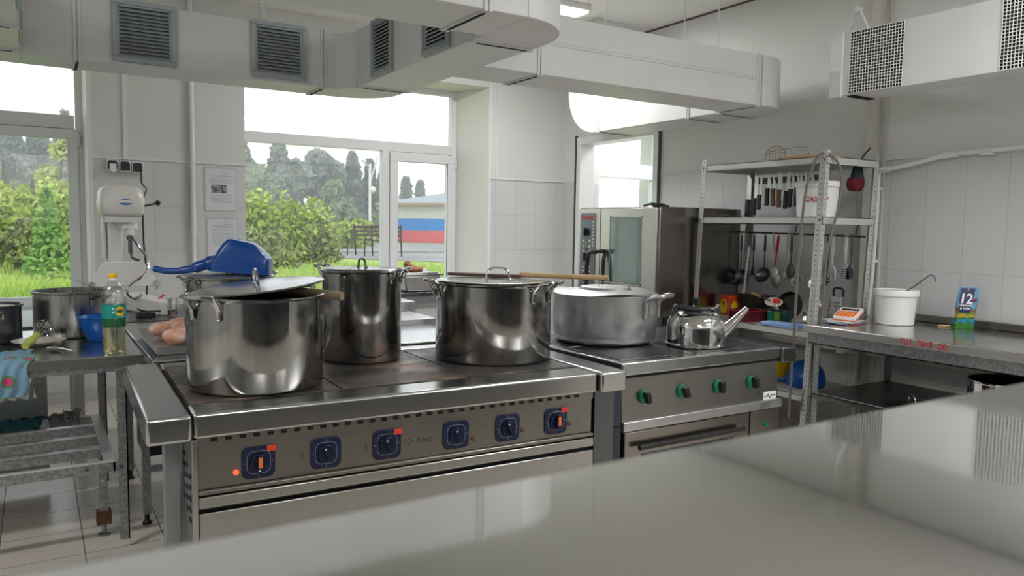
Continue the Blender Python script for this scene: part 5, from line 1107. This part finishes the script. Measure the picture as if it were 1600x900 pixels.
rb = thing('plastic_basket', 'dark red slotted plastic basket on the rack shelf', 'basket', (4.30, 3.72, ZS))
MR = Matrix.Translation((4.28, 3.675, ZS)) @ Matrix.Rotation(math.radians(-8), 4, 'Z'); k = MB(MR)
M['crimson'] = mat('crimson_plastic', (.16, .004, .014), .35)
k.box(-.10, .10, -.085, .085, 0, .004)
for a, b_, c_, d_ in ((-.105, -.10, -.09, .09), (.10, .105, -.09, .09), (-.10, .10, -.09, -.085), (-.10, .10, .085, .09)): k.box(a, b_, c_, d_, 0, .072)
k.build('basket_body', M['crimson'], rb, bevel=.001)
k = MB(MR); frame_pts = rrect(-.112, .112, -.097, .097, .01, 2); k.tube([(a, b_, .073) for a, b_ in frame_pts], .005, 6, closed=True); k.build('basket_rim', M['crimson'], rb)
k = MB(MR)
for i in range(8): y = -.075+i*.0205; k.box(-.1065, -.104, y, y+.008, .012, .060)
for i in range(9): x = -.09+i*.0205; k.box(x, x+.008, -.0915, -.089, .012, .060)
k.build('basket_slots', M['gap'], rb, smooth=False)
# black pans and boxes behind the basket
bk = thing('black_container', 'black container stuffed with dark tools behind the red basket', 'container', (4.45, 3.78, ZS))
loft([[Vector((4.47+a, 3.78+b_, z)) for a, b_ in rrect(-w_, w_, -d_, d_, .02, 3)] for z, w_, d_ in ((ZS, .05, .10), (ZS+.12, .06, .125), (ZS+.17, .065, .13))]).build('container_body', M['black'], bk)
k = MB(); k.tube([(4.42, 3.86, ZS+.15), (4.44, 3.84, 1.33)], .008, 8); k.build('pale_stick', M['alu'], bk)
wk = thing('knife_handle', 'tan wooden handle poking out of the black container', 'handle', (4.42, 3.75, 1.0))
MB().tube([(4.41, 3.77, .995), (4.41, 3.69, .975)], .011, 8).build('wooden_grip', M['wood'], wk); MB().tube([(4.41, 3.69, .975), (4.41, 3.60, .955)], .006, 6).build('dark_shaft', M['rust'], wk)
gr = thing('round_pan', 'black round pan standing on edge on the rack shelf', 'pan', (4.50, 3.50, ZS))
MB().lathe([(0, 0), (.085, 0), (.10, .03), (.103, .03), (.087, -.004), (0, -.004)], (4.50, 3.50, ZS+.105), 40, (-.9, -.1, .25)).build('pan_body', M['black'], gr)
pl = MB().lathe([(0, 0), (.035, .002), (.06, .010), (.062, .008), (.035, -.002), (0, -.004)], (4.44, 3.60, ZS+.125), 32, (-.35, -.3, .9)).build('white_plate', M['plate'], at=(4.44, 3.61, ZS+.12)); tags(pl, 'white plate tilted against the black round pan on the rack', 'plate')
rc = thing('red_cap_bottle', 'small bottle with a red cap before the black round pan', 'bottle', (4.38, 3.50, ZS))
MB().lathe([(0, 0), (.022, 0), (.023, .10), (.012, .125), (.012, .135), (0, .135)], (4.36, 3.51, ZS), 20).build('bottle_body', M['wglass'], rc); MB().lathe([(0, .165), (.024, .165), (.026, .16), (.026, .135), (0, .135)], (4.36, 3.51, ZS), 20).build('red_cap', M['red'], rc)
for i, (x, y, m_, lab) in enumerate(((4.34, 3.53, 'green', 'dark green jar beside the red basket on the rack'), (4.33, 3.465, 'jarg', 'light green jar, middle of the three small jars on the rack'), (4.33, 3.40, 'jarb', 'dark blue-green jar nearest the front post, third of the small jars'))):
    if 'jarg' not in M: M['jarg'] = mat('leaf_green_label', (.10, .22, .03), .3); M['jarb'] = mat('blue_green_label', (.005, .04, .05), .3)
    t = thing('jar', lab, 'jar', (x, y, ZS), group='small jars on the rack')
    MB().lathe([(0, 0), (.030, 0), (.032, .004), (.032, .075), (.027, .08), (0, .08)], (x, y, ZS), 24).build('jar_body', M[m_], t)
    MB().lathe([(.028, .08), (.028, .095), (0, .096)], (x, y, ZS), 24).build('lid', M['blackm'], t)
cbd = MB(); cbd.plate((4.225, 3.34, ZS), (.12, -1, 0), (1, .12, 0), .024, rrect(-.14, .14, -.055, .055, .012)); o = cbd.build('cutting_board', M['ltblue'], at=(4.22, 3.34, ZS), bevel=.003); tags(o, 'light blue plastic board at the front edge of the rack shelf', 'board')
ct = boxm('cardboard_piece', 'flat brown cardboard under the front post on the rack shelf', 'cardboard', 4.30, 4.52, 3.15, 3.38, ZS, ZS+.012, M['wood_g'])
gt_ = thing('box_grater', 'steel box grater standing behind the calculator', 'grater', (4.62, 3.18, ZS))
loft([[Vector((4.60+a, 3.20+b_, z)) for a, b_ in rrect(-w_, w_, -d_, d_, .008, 2)] for z, w_, d_ in ((ZS, .045, .062), (ZS+.20, .032, .045))]).build('grater_body', M['alu'], gt_)
k = MB(); k.tube(smoothpts([(4.60, 3.235, ZS+.20), (4.60, 3.235, ZS+.245), (4.60, 3.20, ZS+.255), (4.60, 3.165, ZS+.245), (4.60, 3.165, ZS+.20)], 4), .008, 8); k.build('grater_handle', M['black'], gt_)
k = MB()
for i in range(6):
    for j in range(4): k.ell((4.563, 3.165+j*.022, ZS+.03+i*.026), .002, .005, .004, 8, 6)
k.build('grater_teeth', M['gap'], gt_, smooth=False)
for i, (x, y, z_, r) in enumerate(((4.47, 3.27, ZS+.14, .035), (4.44, 3.30, ZS+.055, .045))):
    o = MB().lathe([(0, 0), (r*.5, .002), (r, r*.5), (r*1.04, r*.5), (r*.55, -.003), (0, -.005)], (x, y, z_), 28, (-.8, -.5, .4)).build('steel_strainer', M['chrome'], at=(x, y, z_-r)); tags(o, ['upper shiny strainer bowl beside the box grater', 'lower shiny strainer bowl beside the box grater'][i], 'strainer', 'shiny strainers by the box grater')
# lowest rack shelf
yb = thing('plastic_basin', 'yellow basin on the lowest rack shelf', 'basin', (4.5, 3.62, .40)); MB().lathe([(0, 0), (.10, 0), (.15, .16), (.158, .165), (.148, .165), (.098, .006), (0, .006)], (4.50, 3.62, .401), 36).build('basin_body', M['yellow'], yb)
bb = thing('blue_bag', 'bright blue plastic scoop upturned on the lowest rack shelf', 'scoop', (4.42, 3.30, .40))
k = MB(); k.ell((4.43, 3.30, .44), .13, .13, .14, 28, 16); 
for j, v in enumerate(k.v):
    if v.z < .402: k.v[j] = Vector((v.x, v.y, .402))
k.build('scoop_dome', M['bowlblue'], bb); MB().tube(smoothpts([(4.38, 3.41, .43), (4.33, 3.50, .415), (4.28, 3.60, .413)], 4), .016, 8).build('scoop_handle', M['bowlblue'], bb)
# ------------------------------------------------------------------ right table items
nb = thing('papers', 'untidy pile of papers and notebooks under the orange calculator', 'papers', (4.36, 2.97, .873))
def sheet(mb, cx, cy, z, w_, h_, a, th): 
    R = Matrix.Translation((cx, cy, z)) @ Matrix.Rotation(math.radians(a), 4, 'Z'); 
    mb.add([R @ Vector(p) for p in [(-w_, -h_, 0), (w_, -h_, 0), (w_, h_, 0), (-w_, h_, 0), (-w_, -h_, th), (w_, -h_, th), (w_, h_, th), (-w_, h_, th)]], [(0, 3, 2, 1), (4, 5, 6, 7), (0, 1, 5, 4), (1, 2, 6, 5), (2, 3, 7, 6), (3, 0, 4, 7)])
k = MB(); sheet(k, 4.35, 2.95, .873, .10, .08, 20, .004); k.build('red_folder', mat('dark_red_cover', (.35, .03, .04), .4), nb)
k = MB(); sheet(k, 4.32, 2.96, .8775, .105, .075, -12, .004); k.build('blue_folder', mat('grey_blue_cover', (.25, .33, .42), .4), nb)
k = MB(); sheet(k, 4.36, 2.97, .882, .11, .08, 15, .005); sheet(k, 4.35, 2.98, .8875, .095, .09, -5, .004); k.build('notebooks', M['plate'] if 0 else mat('white_sheets', (.62, .63, .63), .6), nb)
k = MB(); sheet(k, 4.43, 2.935, .8765, .07, .05, 5, .0015); k.build('film_sleeve', M['film'], nb)
ca = thing('calculator', 'white calculator with orange keys propped on the papers', 'calculator', (4.37, 2.97, .893))
MC = Matrix.Translation((4.375, 2.965, .920)) @ Matrix.Rotation(math.radians(-72), 4, 'Z') @ Matrix.Rotation(math.radians(14), 4, 'X') @ Matrix.Scale(1.25, 4)
k = MB(MC); k.prism(rrect(-.055, .055, -.075, .075, .01), 0, .016); k.build('calculator_body', M['plastic_w'], ca, bevel=.002)
k = MB(MC)
for i in range(5):
    for j in range(4): k.box(-.047+i*.0195, -.032+i*.0195, -.068+j*.021, -.053+j*.021, .016, .0195)
k.build('keys', M['orange'], ca, smooth=False); k = MB(MC); k.box(-.042, .042, .028, .055, .0161, .0172); k.build('display', M['black'], ca)
k = MB(MC); k.prism(rrect(-.0555, .0555, -.0755, .0755, .01), -.003, .002); k.build('orange_base', M['orange'], ca)
po = thing('seasoning_pouch', 'standing blue and green seasoning pouch marked 12 at the backsplash', 'pouch', (4.79, 2.455, .873))
fx = Vector((-.46, -.888, 0)).normalized(); ft = Vector((fx.y, -fx.x, 0)); ft = -ft if ft.dot(Vector((1, 0, 0))) < 0 and False else ft
pu = Vector((.62, -.78, 0)).normalized()     # across the pouch, left to right as seen
pn_ = Vector((-pu.y*-1, -pu.x, 0)).normalized(); pn_ = Vector((-.78, -.62, 0)).normalized()
c0 = Vector((4.79, 2.47, .873)); H_ = .252
def PP(a, z, off=0): return c0+pu*a+Vector((0, 0, z))+pn_*off+Vector((.06*z, .0, 0))+pu*(.05*z)
k = MB(); n = 10; vs = []
for i in range(n+1):
    z = H_*i/n; th = .022*(1-(i/n))**.8+.002; hw = .056+.003*math.cos(i)
    vs += [PP(-hw, z, 0), PP(-hw*.84, z, th), PP(hw*.84, z, th), PP(hw, z, 0), PP(hw*.5, z, -th*.6), PP(-hw*.5, z, -th*.6)]
fs = [(i*6+j, i*6+(j+1) % 6, (i+1)*6+(j+1) % 6, (i+1)*6+j) for i in range(n) for j in range(6)]+[(5, 4, 3, 2, 1, 0), tuple(n*6+j for j in range(6))]
m_ = bpy.data.materials.new('pouch_print'); m_.use_nodes = True; t = m_.node_tree; b = t.nodes['Principled BSDF']; b.inputs['Roughness'].default_value = .25
tc = t.nodes.new('ShaderNodeTexCoord'); sp_n = t.nodes.new('ShaderNodeSeparateXYZ'); t.links.new(tc.outputs['Object'], sp_n.inputs[0]); nz = t.nodes.new('ShaderNodeTexNoise'); nz.inputs['Scale'].default_value = 28; t.links.new(tc.outputs['Object'], nz.inputs['Vector'])
s1 = math_node(t, 'ADD', math_node(t, 'DIVIDE', sp_n.outputs[2], H_), math_node(t, 'MULTIPLY', math_node(t, 'SUBTRACT', nz.outputs['Fac'], .5), .35)); r = t.nodes.new('ShaderNodeValToRGB'); t.links.new(s1, r.inputs['Fac']); e = r.color_ramp.elements; r.color_ramp.interpolation = 'CONSTANT'
e[0].color = (.03, .16, .02, 1); e[0].position = 0; e[1].color = (.0, .25, .55, 1); e[1].position = .14
for p_, c_ in ((.2, (.02, .18, .03)), (.27, (.45, .27, .03)), (.34, (.10, .22, .03)), (.40, (.30, .05, .02)), (.47, (.03, .15, .04)), (.52, (.12, .32, .55))): x = e.new(p_); x.color = (*c_, 1)
t.links.new(r.outputs['Color'], b.inputs['Base Color'])
k.add(vs, fs); po_b = k.build('pouch_body', m_, po)
k = MB(); k.add([PP(-.040, .100, .0240), PP(.018, .100, .0240), PP(.026, .18, .0180), PP(.034, H_-.006, .0080), PP(-.042, H_-.006, .0080), PP(-.046, .16, .0200)], [(0, 1, 2, 3, 4, 5)]); k.build('navy_panel', mat('navy_print', (.004, .015, .10), .25), po_b, smooth=False)
upd = (PP(0, 1)-PP(0, 0)).normalized()
k = MB(); text_mesh(k, '12', PP(-.010, .180, .0195), pu, upd, .085, .0016, bold=.002, xs=.85); text_mesh(k, 'Овощей', PP(-.010, .143, .0230), pu, upd, .019, .001, bold=.0006); text_mesh(k, 'и трав', PP(-.010, .124, .0245), pu, upd, .018, .001, bold=.0006); k.build('white_print', M['plastic_w'], po_b, smooth=False)
k = MB(); k.add([PP(.020, .165, .0215), PP(.047, .168, .0215), PP(.047, .186, .0205), PP(.022, .178, .0205)], [(0, 1, 2, 3)]); k.build('crimson_flash', mat('crimson_print', (.25, .0, .06), .3), po_b, smooth=False)
k = MB(); k.ell(PP(-.004, .238, .010), .012, .004, .010, 12, 8); k.build('gold_crest', M['wood'], po_b)
cg = MB(); cg.box(-.035, .035, -.014, .014, 0, .010); MX = Matrix.Translation((4.77, 2.575, .873)) @ Matrix.Rotation(math.radians(-52), 4, 'Z'); cg.v = [MX @ v for v in cg.v]; o = cg.build('wooden_clip', M['wood'], at=(4.77, 2.575, .873), bevel=.003); tags(o, 'small pale wooden clip lying beside the seasoning pouch', 'clip')
ph = boxm('dark_plug', 'dark grey plug at the backsplash behind the white bucket', 'plug', 4.86, 4.90, 3.0, 3.035, .873, .945, M['blackm'])

# ------------------------------------------------------------------ outdoors
GZ = .5
def mat2(name, c1, c2, sc, rough=.9, lo=.4, hi=.6): return mat(name, c1, rough, noise=(sc, c2, lo, hi))
M['grass'] = mat2('grass_ground', (.24, .36, .06), (.36, .48, .10), .8)
M['blade_g'] = mat2('grass_blades', (.36, .52, .10), (.48, .60, .16), .5)
struct(rbox(-60, 90, 7.56, 140, GZ-.3, GZ).build('ground_1', M['grass'], smooth=False))
pth = MB(); q = [spot(519, 398, 21.5), spot(720, 405, 19.5), spot(900, 400, 24), spot(900, 378, 40), spot(500, 378, 40), spot(508, 388, 27)]
pth.prism([(v.x, v.y) for v in q][::-1], GZ, GZ+.02); struct(pth.build('path_1', mat2('grey_asphalt', (.25, .25, .25), (.32, .32, .31), .6), smooth=False))
kb = MB()
for (a, b_, w_) in (((524, 388, 24.5), (740, 388, 26), .35),):
    A = spot(*a); B = spot(*b_); A.z = B.z = GZ; d = (B-A).normalized(); s_ = Vector((-d.y, d.x, 0)); kb.prism([((A+s_*0).x, A.y), (B.x, B.y), ((B+s_*w_).x, (B+s_*w_).y), ((A+s_*w_).x, (A+s_*w_).y)], GZ, GZ+.10)
struct(kb.build('kerb_1', mat2('kerb_stone', (.35, .33, .30), (.42, .40, .36), 2), smooth=False))
gs = MB(); rnd = random.Random(5)
for i in range(9000):
    px = rnd.choice((rnd.uniform(-30, 125), rnd.uniform(375, 720), rnd.uniform(375, 720))); D = 9.0+13*rnd.random()**1.6
    v = spot(px, 400, D); h = rnd.uniform(.05, .16); a = rnd.uniform(0, 6.28); w_ = rnd.uniform(.006, .016); lx, ly = rnd.uniform(-.05, .05), rnd.uniform(-.05, .05)
    if 515 < px and D > 18.5: continue
    gs.add([(v.x-w_*math.cos(a), v.y-w_*math.sin(a), GZ), (v.x+w_*math.cos(a), v.y+w_*math.sin(a), GZ), (v.x+lx, v.y+ly, GZ+h)], [(0, 1, 2)])
o = gs.build('grass', M['blade_g'], at=(3, 12, GZ), smooth=False); tags(o, 'bright green lawn grass outside the windows', 'grass', kind='stuff')
def leaf_cloud(mb, rnd, fn, n, size):
    for i in range(n):
        p = fn(rnd); s_ = size*rnd.uniform(.6, 1.4); a = Vector((rnd.gauss(0, 1), rnd.gauss(0, 1), rnd.gauss(0, 1))).normalized(); b_ = a.orthogonal().normalized(); b_.rotate(Matrix.Rotation(rnd.uniform(0, 6.28), 3, a)); c_ = a.cross(b_)
        mb.add([p-b_*s_*.5, p+c_*s_*.35, p+b_*s_*.6, p-c_*s_*.35], [(0, 1, 2, 3)])
LM = {'far': mat2('far_conifer_green', (.19, .24, .18), (.26, .31, .23), .6), 'far2': mat2('mid_conifer_green', (.22, .29, .17), (.29, .36, .22), .6), 'bright': mat2('spring_leaf_green', (.34, .46, .07), (.50, .57, .14), 1.2),
      'birch': mat2('pale_birch_leaf', (.42, .46, .16), (.5, .54, .22), 1.2), 'fir': mat2('young_fir_green', (.24, .42, .11), (.33, .52, .15), 2), 'bushd': mat2('brownish_bush_green', (.24, .28, .10), (.34, .40, .13), 1.0), 'trunk': mat2('bark', (.10, .08, .06), (.16, .13, .1), 3)}
def tree(kind, name, label, cat, px, ytop, D, wpx, ybase=None, n=2600, size=None, seed=0, mk='far', group=None):
    rnd = random.Random(seed*7+int(px)); b0 = spot(px, 400, D); b0.z = GZ; top = spot(px, ytop, D).z; H_ = top-GZ; W_ = wpx/F_PX*D*.5; size = size or D*.0085
    t = thing(name, label, cat, tuple(b0), group=group); mb = MB()
    if kind == 'conifer':
        ph_ = [rnd.uniform(0, 6.28) for _ in range(4)]
        def fn(r):
            u = r.random()**.75; z = H_*(.10+.90*u); lay = .72+.28*((u*9) % 1); rad = W_*(1-u)**.72*lay*(1+.15*math.sin(ph_[0]+u*7)); a = r.uniform(0, 6.28); q_ = r.random()**.35
            return b0+Vector((rad*q_*math.cos(a), rad*q_*math.sin(a), z-q_*rad*.25))
    elif kind == 'round':
        bl = [(rnd.uniform(-.55, .55)*W_, rnd.uniform(-.5, .5)*W_, H_*rnd.uniform(.3, .82), W_*rnd.uniform(.35, .6)) for _ in range(9)]+[(0, 0, H_-W_*.45, W_*.45)]
        def fn(r):
            x, y, z, rr_ = r.choice(bl); d = Vector((r.gauss(0, 1), r.gauss(0, 1), r.gauss(0, 1))).normalized()*rr_*r.random()**.3; return b0+Vector((x, y, z))+d
    else:
        bl = [(rnd.uniform(-.7, .7)*W_, rnd.uniform(-.4, .4)*W_, H_*rnd.uniform(.15, .75), H_*rnd.uniform(.2, .36)) for _ in range(14)]
        def fn(r):
            x, y, z, rr_ = r.choice(bl); d = Vector((r.gauss(0, 1), r.gauss(0, 1), r.gauss(0, 1))).normalized()*rr_*r.random()**.4; v = b0+Vector((x, y, z))+d; v.z = max(v.z, GZ+.02); return v
    leaf_cloud(mb, rnd, fn, n, size); mb.build('foliage', LM[mk], t, smooth=False)
    MB().tube([b0, b0+Vector((0, 0, H_*.55)), b0+Vector((0, 0, H_*.92))], [W_*.09+.03, W_*.05+.02, .02], 8).build('trunk', LM['trunk'], t)
CF = 'trees of the forest edge'
for i, (k_, px, yt, D, w_, mk, lab) in enumerate((
    ('conifer', -25, 195, 52, 90, 'far', 'dark tree at the very left edge seen in the left window'),
    ('conifer', 22, 186, 55, 90, 'far', 'tall dark conifer behind the bushes in the left window'),
    ('conifer', 66, 196, 56, 80, 'far', 'middle dark conifer in the left window'),
    ('conifer', 108, 178, 54, 70, 'far', 'dark conifer at the right edge of the left window'),
    ('conifer', 378, 216, 56, 90, 'far', 'dark conifer cut by the left edge of the big window'),
    ('round', 404, 258, 46, 70, 'far2', 'broad mid-green tree low at the left of the big window'),
    ('conifer', 437, 214, 55, 90, 'far', 'tallest broad conifer in the big window'),
    ('round', 462, 250, 52, 60, 'far', 'leafy far tree between the two broad conifers'),
    ('round', 497, 234, 56, 82, 'far', 'round-headed far tree in the middle of the big window'),
    ('round', 522, 282, 50, 60, 'far2', 'low far tree right of the round-headed one'),
    ('conifer', 551, 240, 58, 58, 'far', 'slim conifer left of the lamp post'),
    ('conifer', 578, 252, 60, 46, 'far', 'thin conifer behind the lamp post'),
    ('conifer', 600, 262, 58, 52, 'far', 'conifer behind the window mullion'),
    ('conifer', 634, 280, 78, 36, 'far', 'small pointed conifer above the painted building, the left one'),
    ('conifer', 656, 286, 84, 22, 'far', 'tiny pointed conifer above the painted building roof'),
    ('round', 540, 318, 40, 50, 'far2', 'low tree behind the bench, left of the lamp post'))):
    tree(k_, 'conifer' if k_ == 'conifer' else 'far_tree', lab, 'tree', px, yt, D, w_, n=4500, seed=i, mk=mk, group=CF)
tree('round', 'birch', 'pale yellow-green birch leaning in at the right of the left window', 'tree', 100, 222, 24, 55, n=1800, size=.22, seed=31, mk='birch')
BU = 'bushes along the lawn'
for i, (px, yt, D, w_, mk, lab) in enumerate(((10, 236, 19, 120, 'bright', 'tall yellow-green bush at the left edge of the left window'), (55, 270, 18, 80, 'bright', 'rounded yellow-green bush in the middle of the left window'), (98, 285, 18, 60, 'bright', 'yellow-green bush at the right edge of the left window'),
    (30, 335, 16, 110, 'bushd', 'low brownish bush at the foot of the tall ones in the left window'),
    (400, 294, 19, 90, 'bright', 'tall yellow-green bush at the left of the big window'), (462, 316, 19, 90, 'bright', 'wide yellow-green bush in the big window'), (500, 338, 19, 46, 'bushd', 'brownish bush before the far trees in the big window'), (430, 352, 17, 120, 'bushd', 'low dark bush in front of the wide one in the big window'),
    (541, 346, 30, 50, 'bright', 'small bright bush left of the bench'), (566, 334, 33, 26, 'bright', 'small round bush beside the lamp post'), (603, 318, 40, 40, 'far2', 'bush between lamp post and mullion'))):
    tree('bush', 'bush', lab, 'bush', px, yt, D, w_, n=2600 if D < 25 else 900, size=.13 if D < 25 else .25, seed=40+i, mk=mk, group=BU)
tree('conifer', 'young_fir', 'young bright green fir on the lawn in the left window', 'tree', 76, 296, 14.5, 66, n=2600, size=.10, seed=77, mk='fir')
# painted building
bd = thing('painted_building', 'low building painted in white, blue and red bands under a grey roof', 'building', tuple(spot(660, 378, 42)))
A = spot(606, 378, 43); B = spot(800, 378, 39); A.z = B.z = GZ-.05; d = (B-A).normalized(); s_ = Vector((-d.y, d.x, 0)); z = lambda py: spot(660, py, 42).z
def band(y0, y1, m_, nm): mb = MB(); q = [(A+s_*0), (B+s_*0), (B+s_*9), (A+s_*9)]; mb.prism([(v.x, v.y) for v in q], z(y0) if y0 else GZ-.3, z(y1)); mb.build(nm, m_, bd, smooth=False)
band(0, 360, mat('band_red', (.85, .13, .15), .7), 'red_band'); band(360, 341.5, mat('band_blue', (.01, .26, .78), .7), 'blue_band'); band(341.5, 321, mat('band_white', (.75, .72, .68), .7), 'white_wall')
mb = MB(); q = [A-s_*.5-d*.5, B-s_*.5+d*.5, B+s_*9.5+d*.5, A+s_*9.5-d*.5]; mb.prism([(v.x, v.y) for v in q], z(321), z(317.5)); mb.build('eaves', mat('eaves_tan', (.45, .32, .2), .7), bd, smooth=False)
mb = MB(); ze, zr = z(318), z(282); r0, r1 = A+s_*4.5+d*5.0, B+s_*4.5
vs = [Vector((v.x, v.y, ze)) for v in q]+[Vector((r0.x, r0.y, zr)), Vector((r1.x, r1.y, zr))]; mb.add(vs, [(0, 1, 5, 4), (2, 3, 4, 5), (3, 0, 4), (1, 2, 5), (3, 2, 1, 0)]); mb.build('roof', mat('slate_roof', (.30, .34, .37), .6), bd, smooth=False)
# bench
bn = thing('bench', 'dark slatted park bench beside the path', 'bench', tuple(spot(590, 397, 22.5)))
A = spot(553, 397, 23.4); B = spot(628, 397, 22.6); A.z = B.z = GZ; d = (B-A).normalized(); s_ = Vector((-d.y, d.x, 0)); zz = lambda py: spot(590, py, 23).z
mb = MB()
for k_ in range(3): zt = zz(352.5)-k_*.12; mb.plate(A+Vector((0, 0, zt-GZ-.09)), d, (0, 0, 1), .03, [(0, 0), ((B-A).length, 0), ((B-A).length, .085), (0, .085)])
mb.build('back_slats', M['wood_g'] if 0 else mat('bench_wood', (.10, .075, .06), .7), bn, smooth=False)
mb = MB(); mb.plate(A+Vector((0, 0, zz(374)-GZ)), d, -s_, .04, [(0, 0), ((B-A).length, 0), ((B-A).length, .42), (0, .42)]); mb.build('seat', bpy.data.materials['bench_wood'], bn, smooth=False)
for u in (0.02, .38, .98):
    P_ = A+(B-A)*u; mb = MB(); mb.tube([P_+s_*.05, P_+Vector((0, 0, zz(374)-GZ)), P_-s_*.02+Vector((0, 0, zz(351)-GZ))], .022, 6); mb.tube([P_-s_*.42, P_-s_*.40+Vector((0, 0, zz(374)-GZ)), P_+Vector((0, 0, zz(374)-GZ))], .02, 6); mb.build('iron_frame', M['blackm'], bn)
lp = thing('lamp_post', 'thin white lamp post behind the bench', 'lamp post', tuple(spot(578, 352, 34)))
b0 = spot(578, 400, 34); b0.z = GZ; tz = spot(578, 256, 34).z; MB().tube([b0, (b0.x, b0.y, tz)], .06, 8).build('pole', M['white'], lp)
MB().tube([(b0.x, b0.y, tz-.8), (b0.x+.3, b0.y, tz+.1), (b0.x+.35, b0.y, tz+.35)], .04, 6).build('arm', M['alu'], lp); MB().tube([(b0.x, b0.y, tz-.2), (b0.x-.35, b0.y, tz+.15)], .04, 6).build('arm', M['alu'], lp)
MB().ell((b0.x+.1, b0.y-.1, spot(578, 296, 34).z), .12, .1, .14).build('fixture_box', M['white'], lp)

# ------------------------------------------------------------------ thin mist outdoors
hz = bpy.data.materials.new('mist'); hz.use_nodes = True; t = hz.node_tree; t.nodes.clear(); o = t.nodes.new('ShaderNodeOutputMaterial'); v = t.nodes.new('ShaderNodeVolumeScatter')
v.inputs['Color'].default_value = (.95, .97, 1, 1); v.inputs['Density'].default_value = MIST; v.inputs['Anisotropy'].default_value = .2; t.links.new(v.outputs[0], o.inputs['Volume'])
o = rbox(-20, 60, 10, 95, .3, 14).build('mist', hz, at=(20, 50, .3), smooth=False); tags(o, 'thin pale mist between the lawn and the forest', 'mist', kind='stuff')
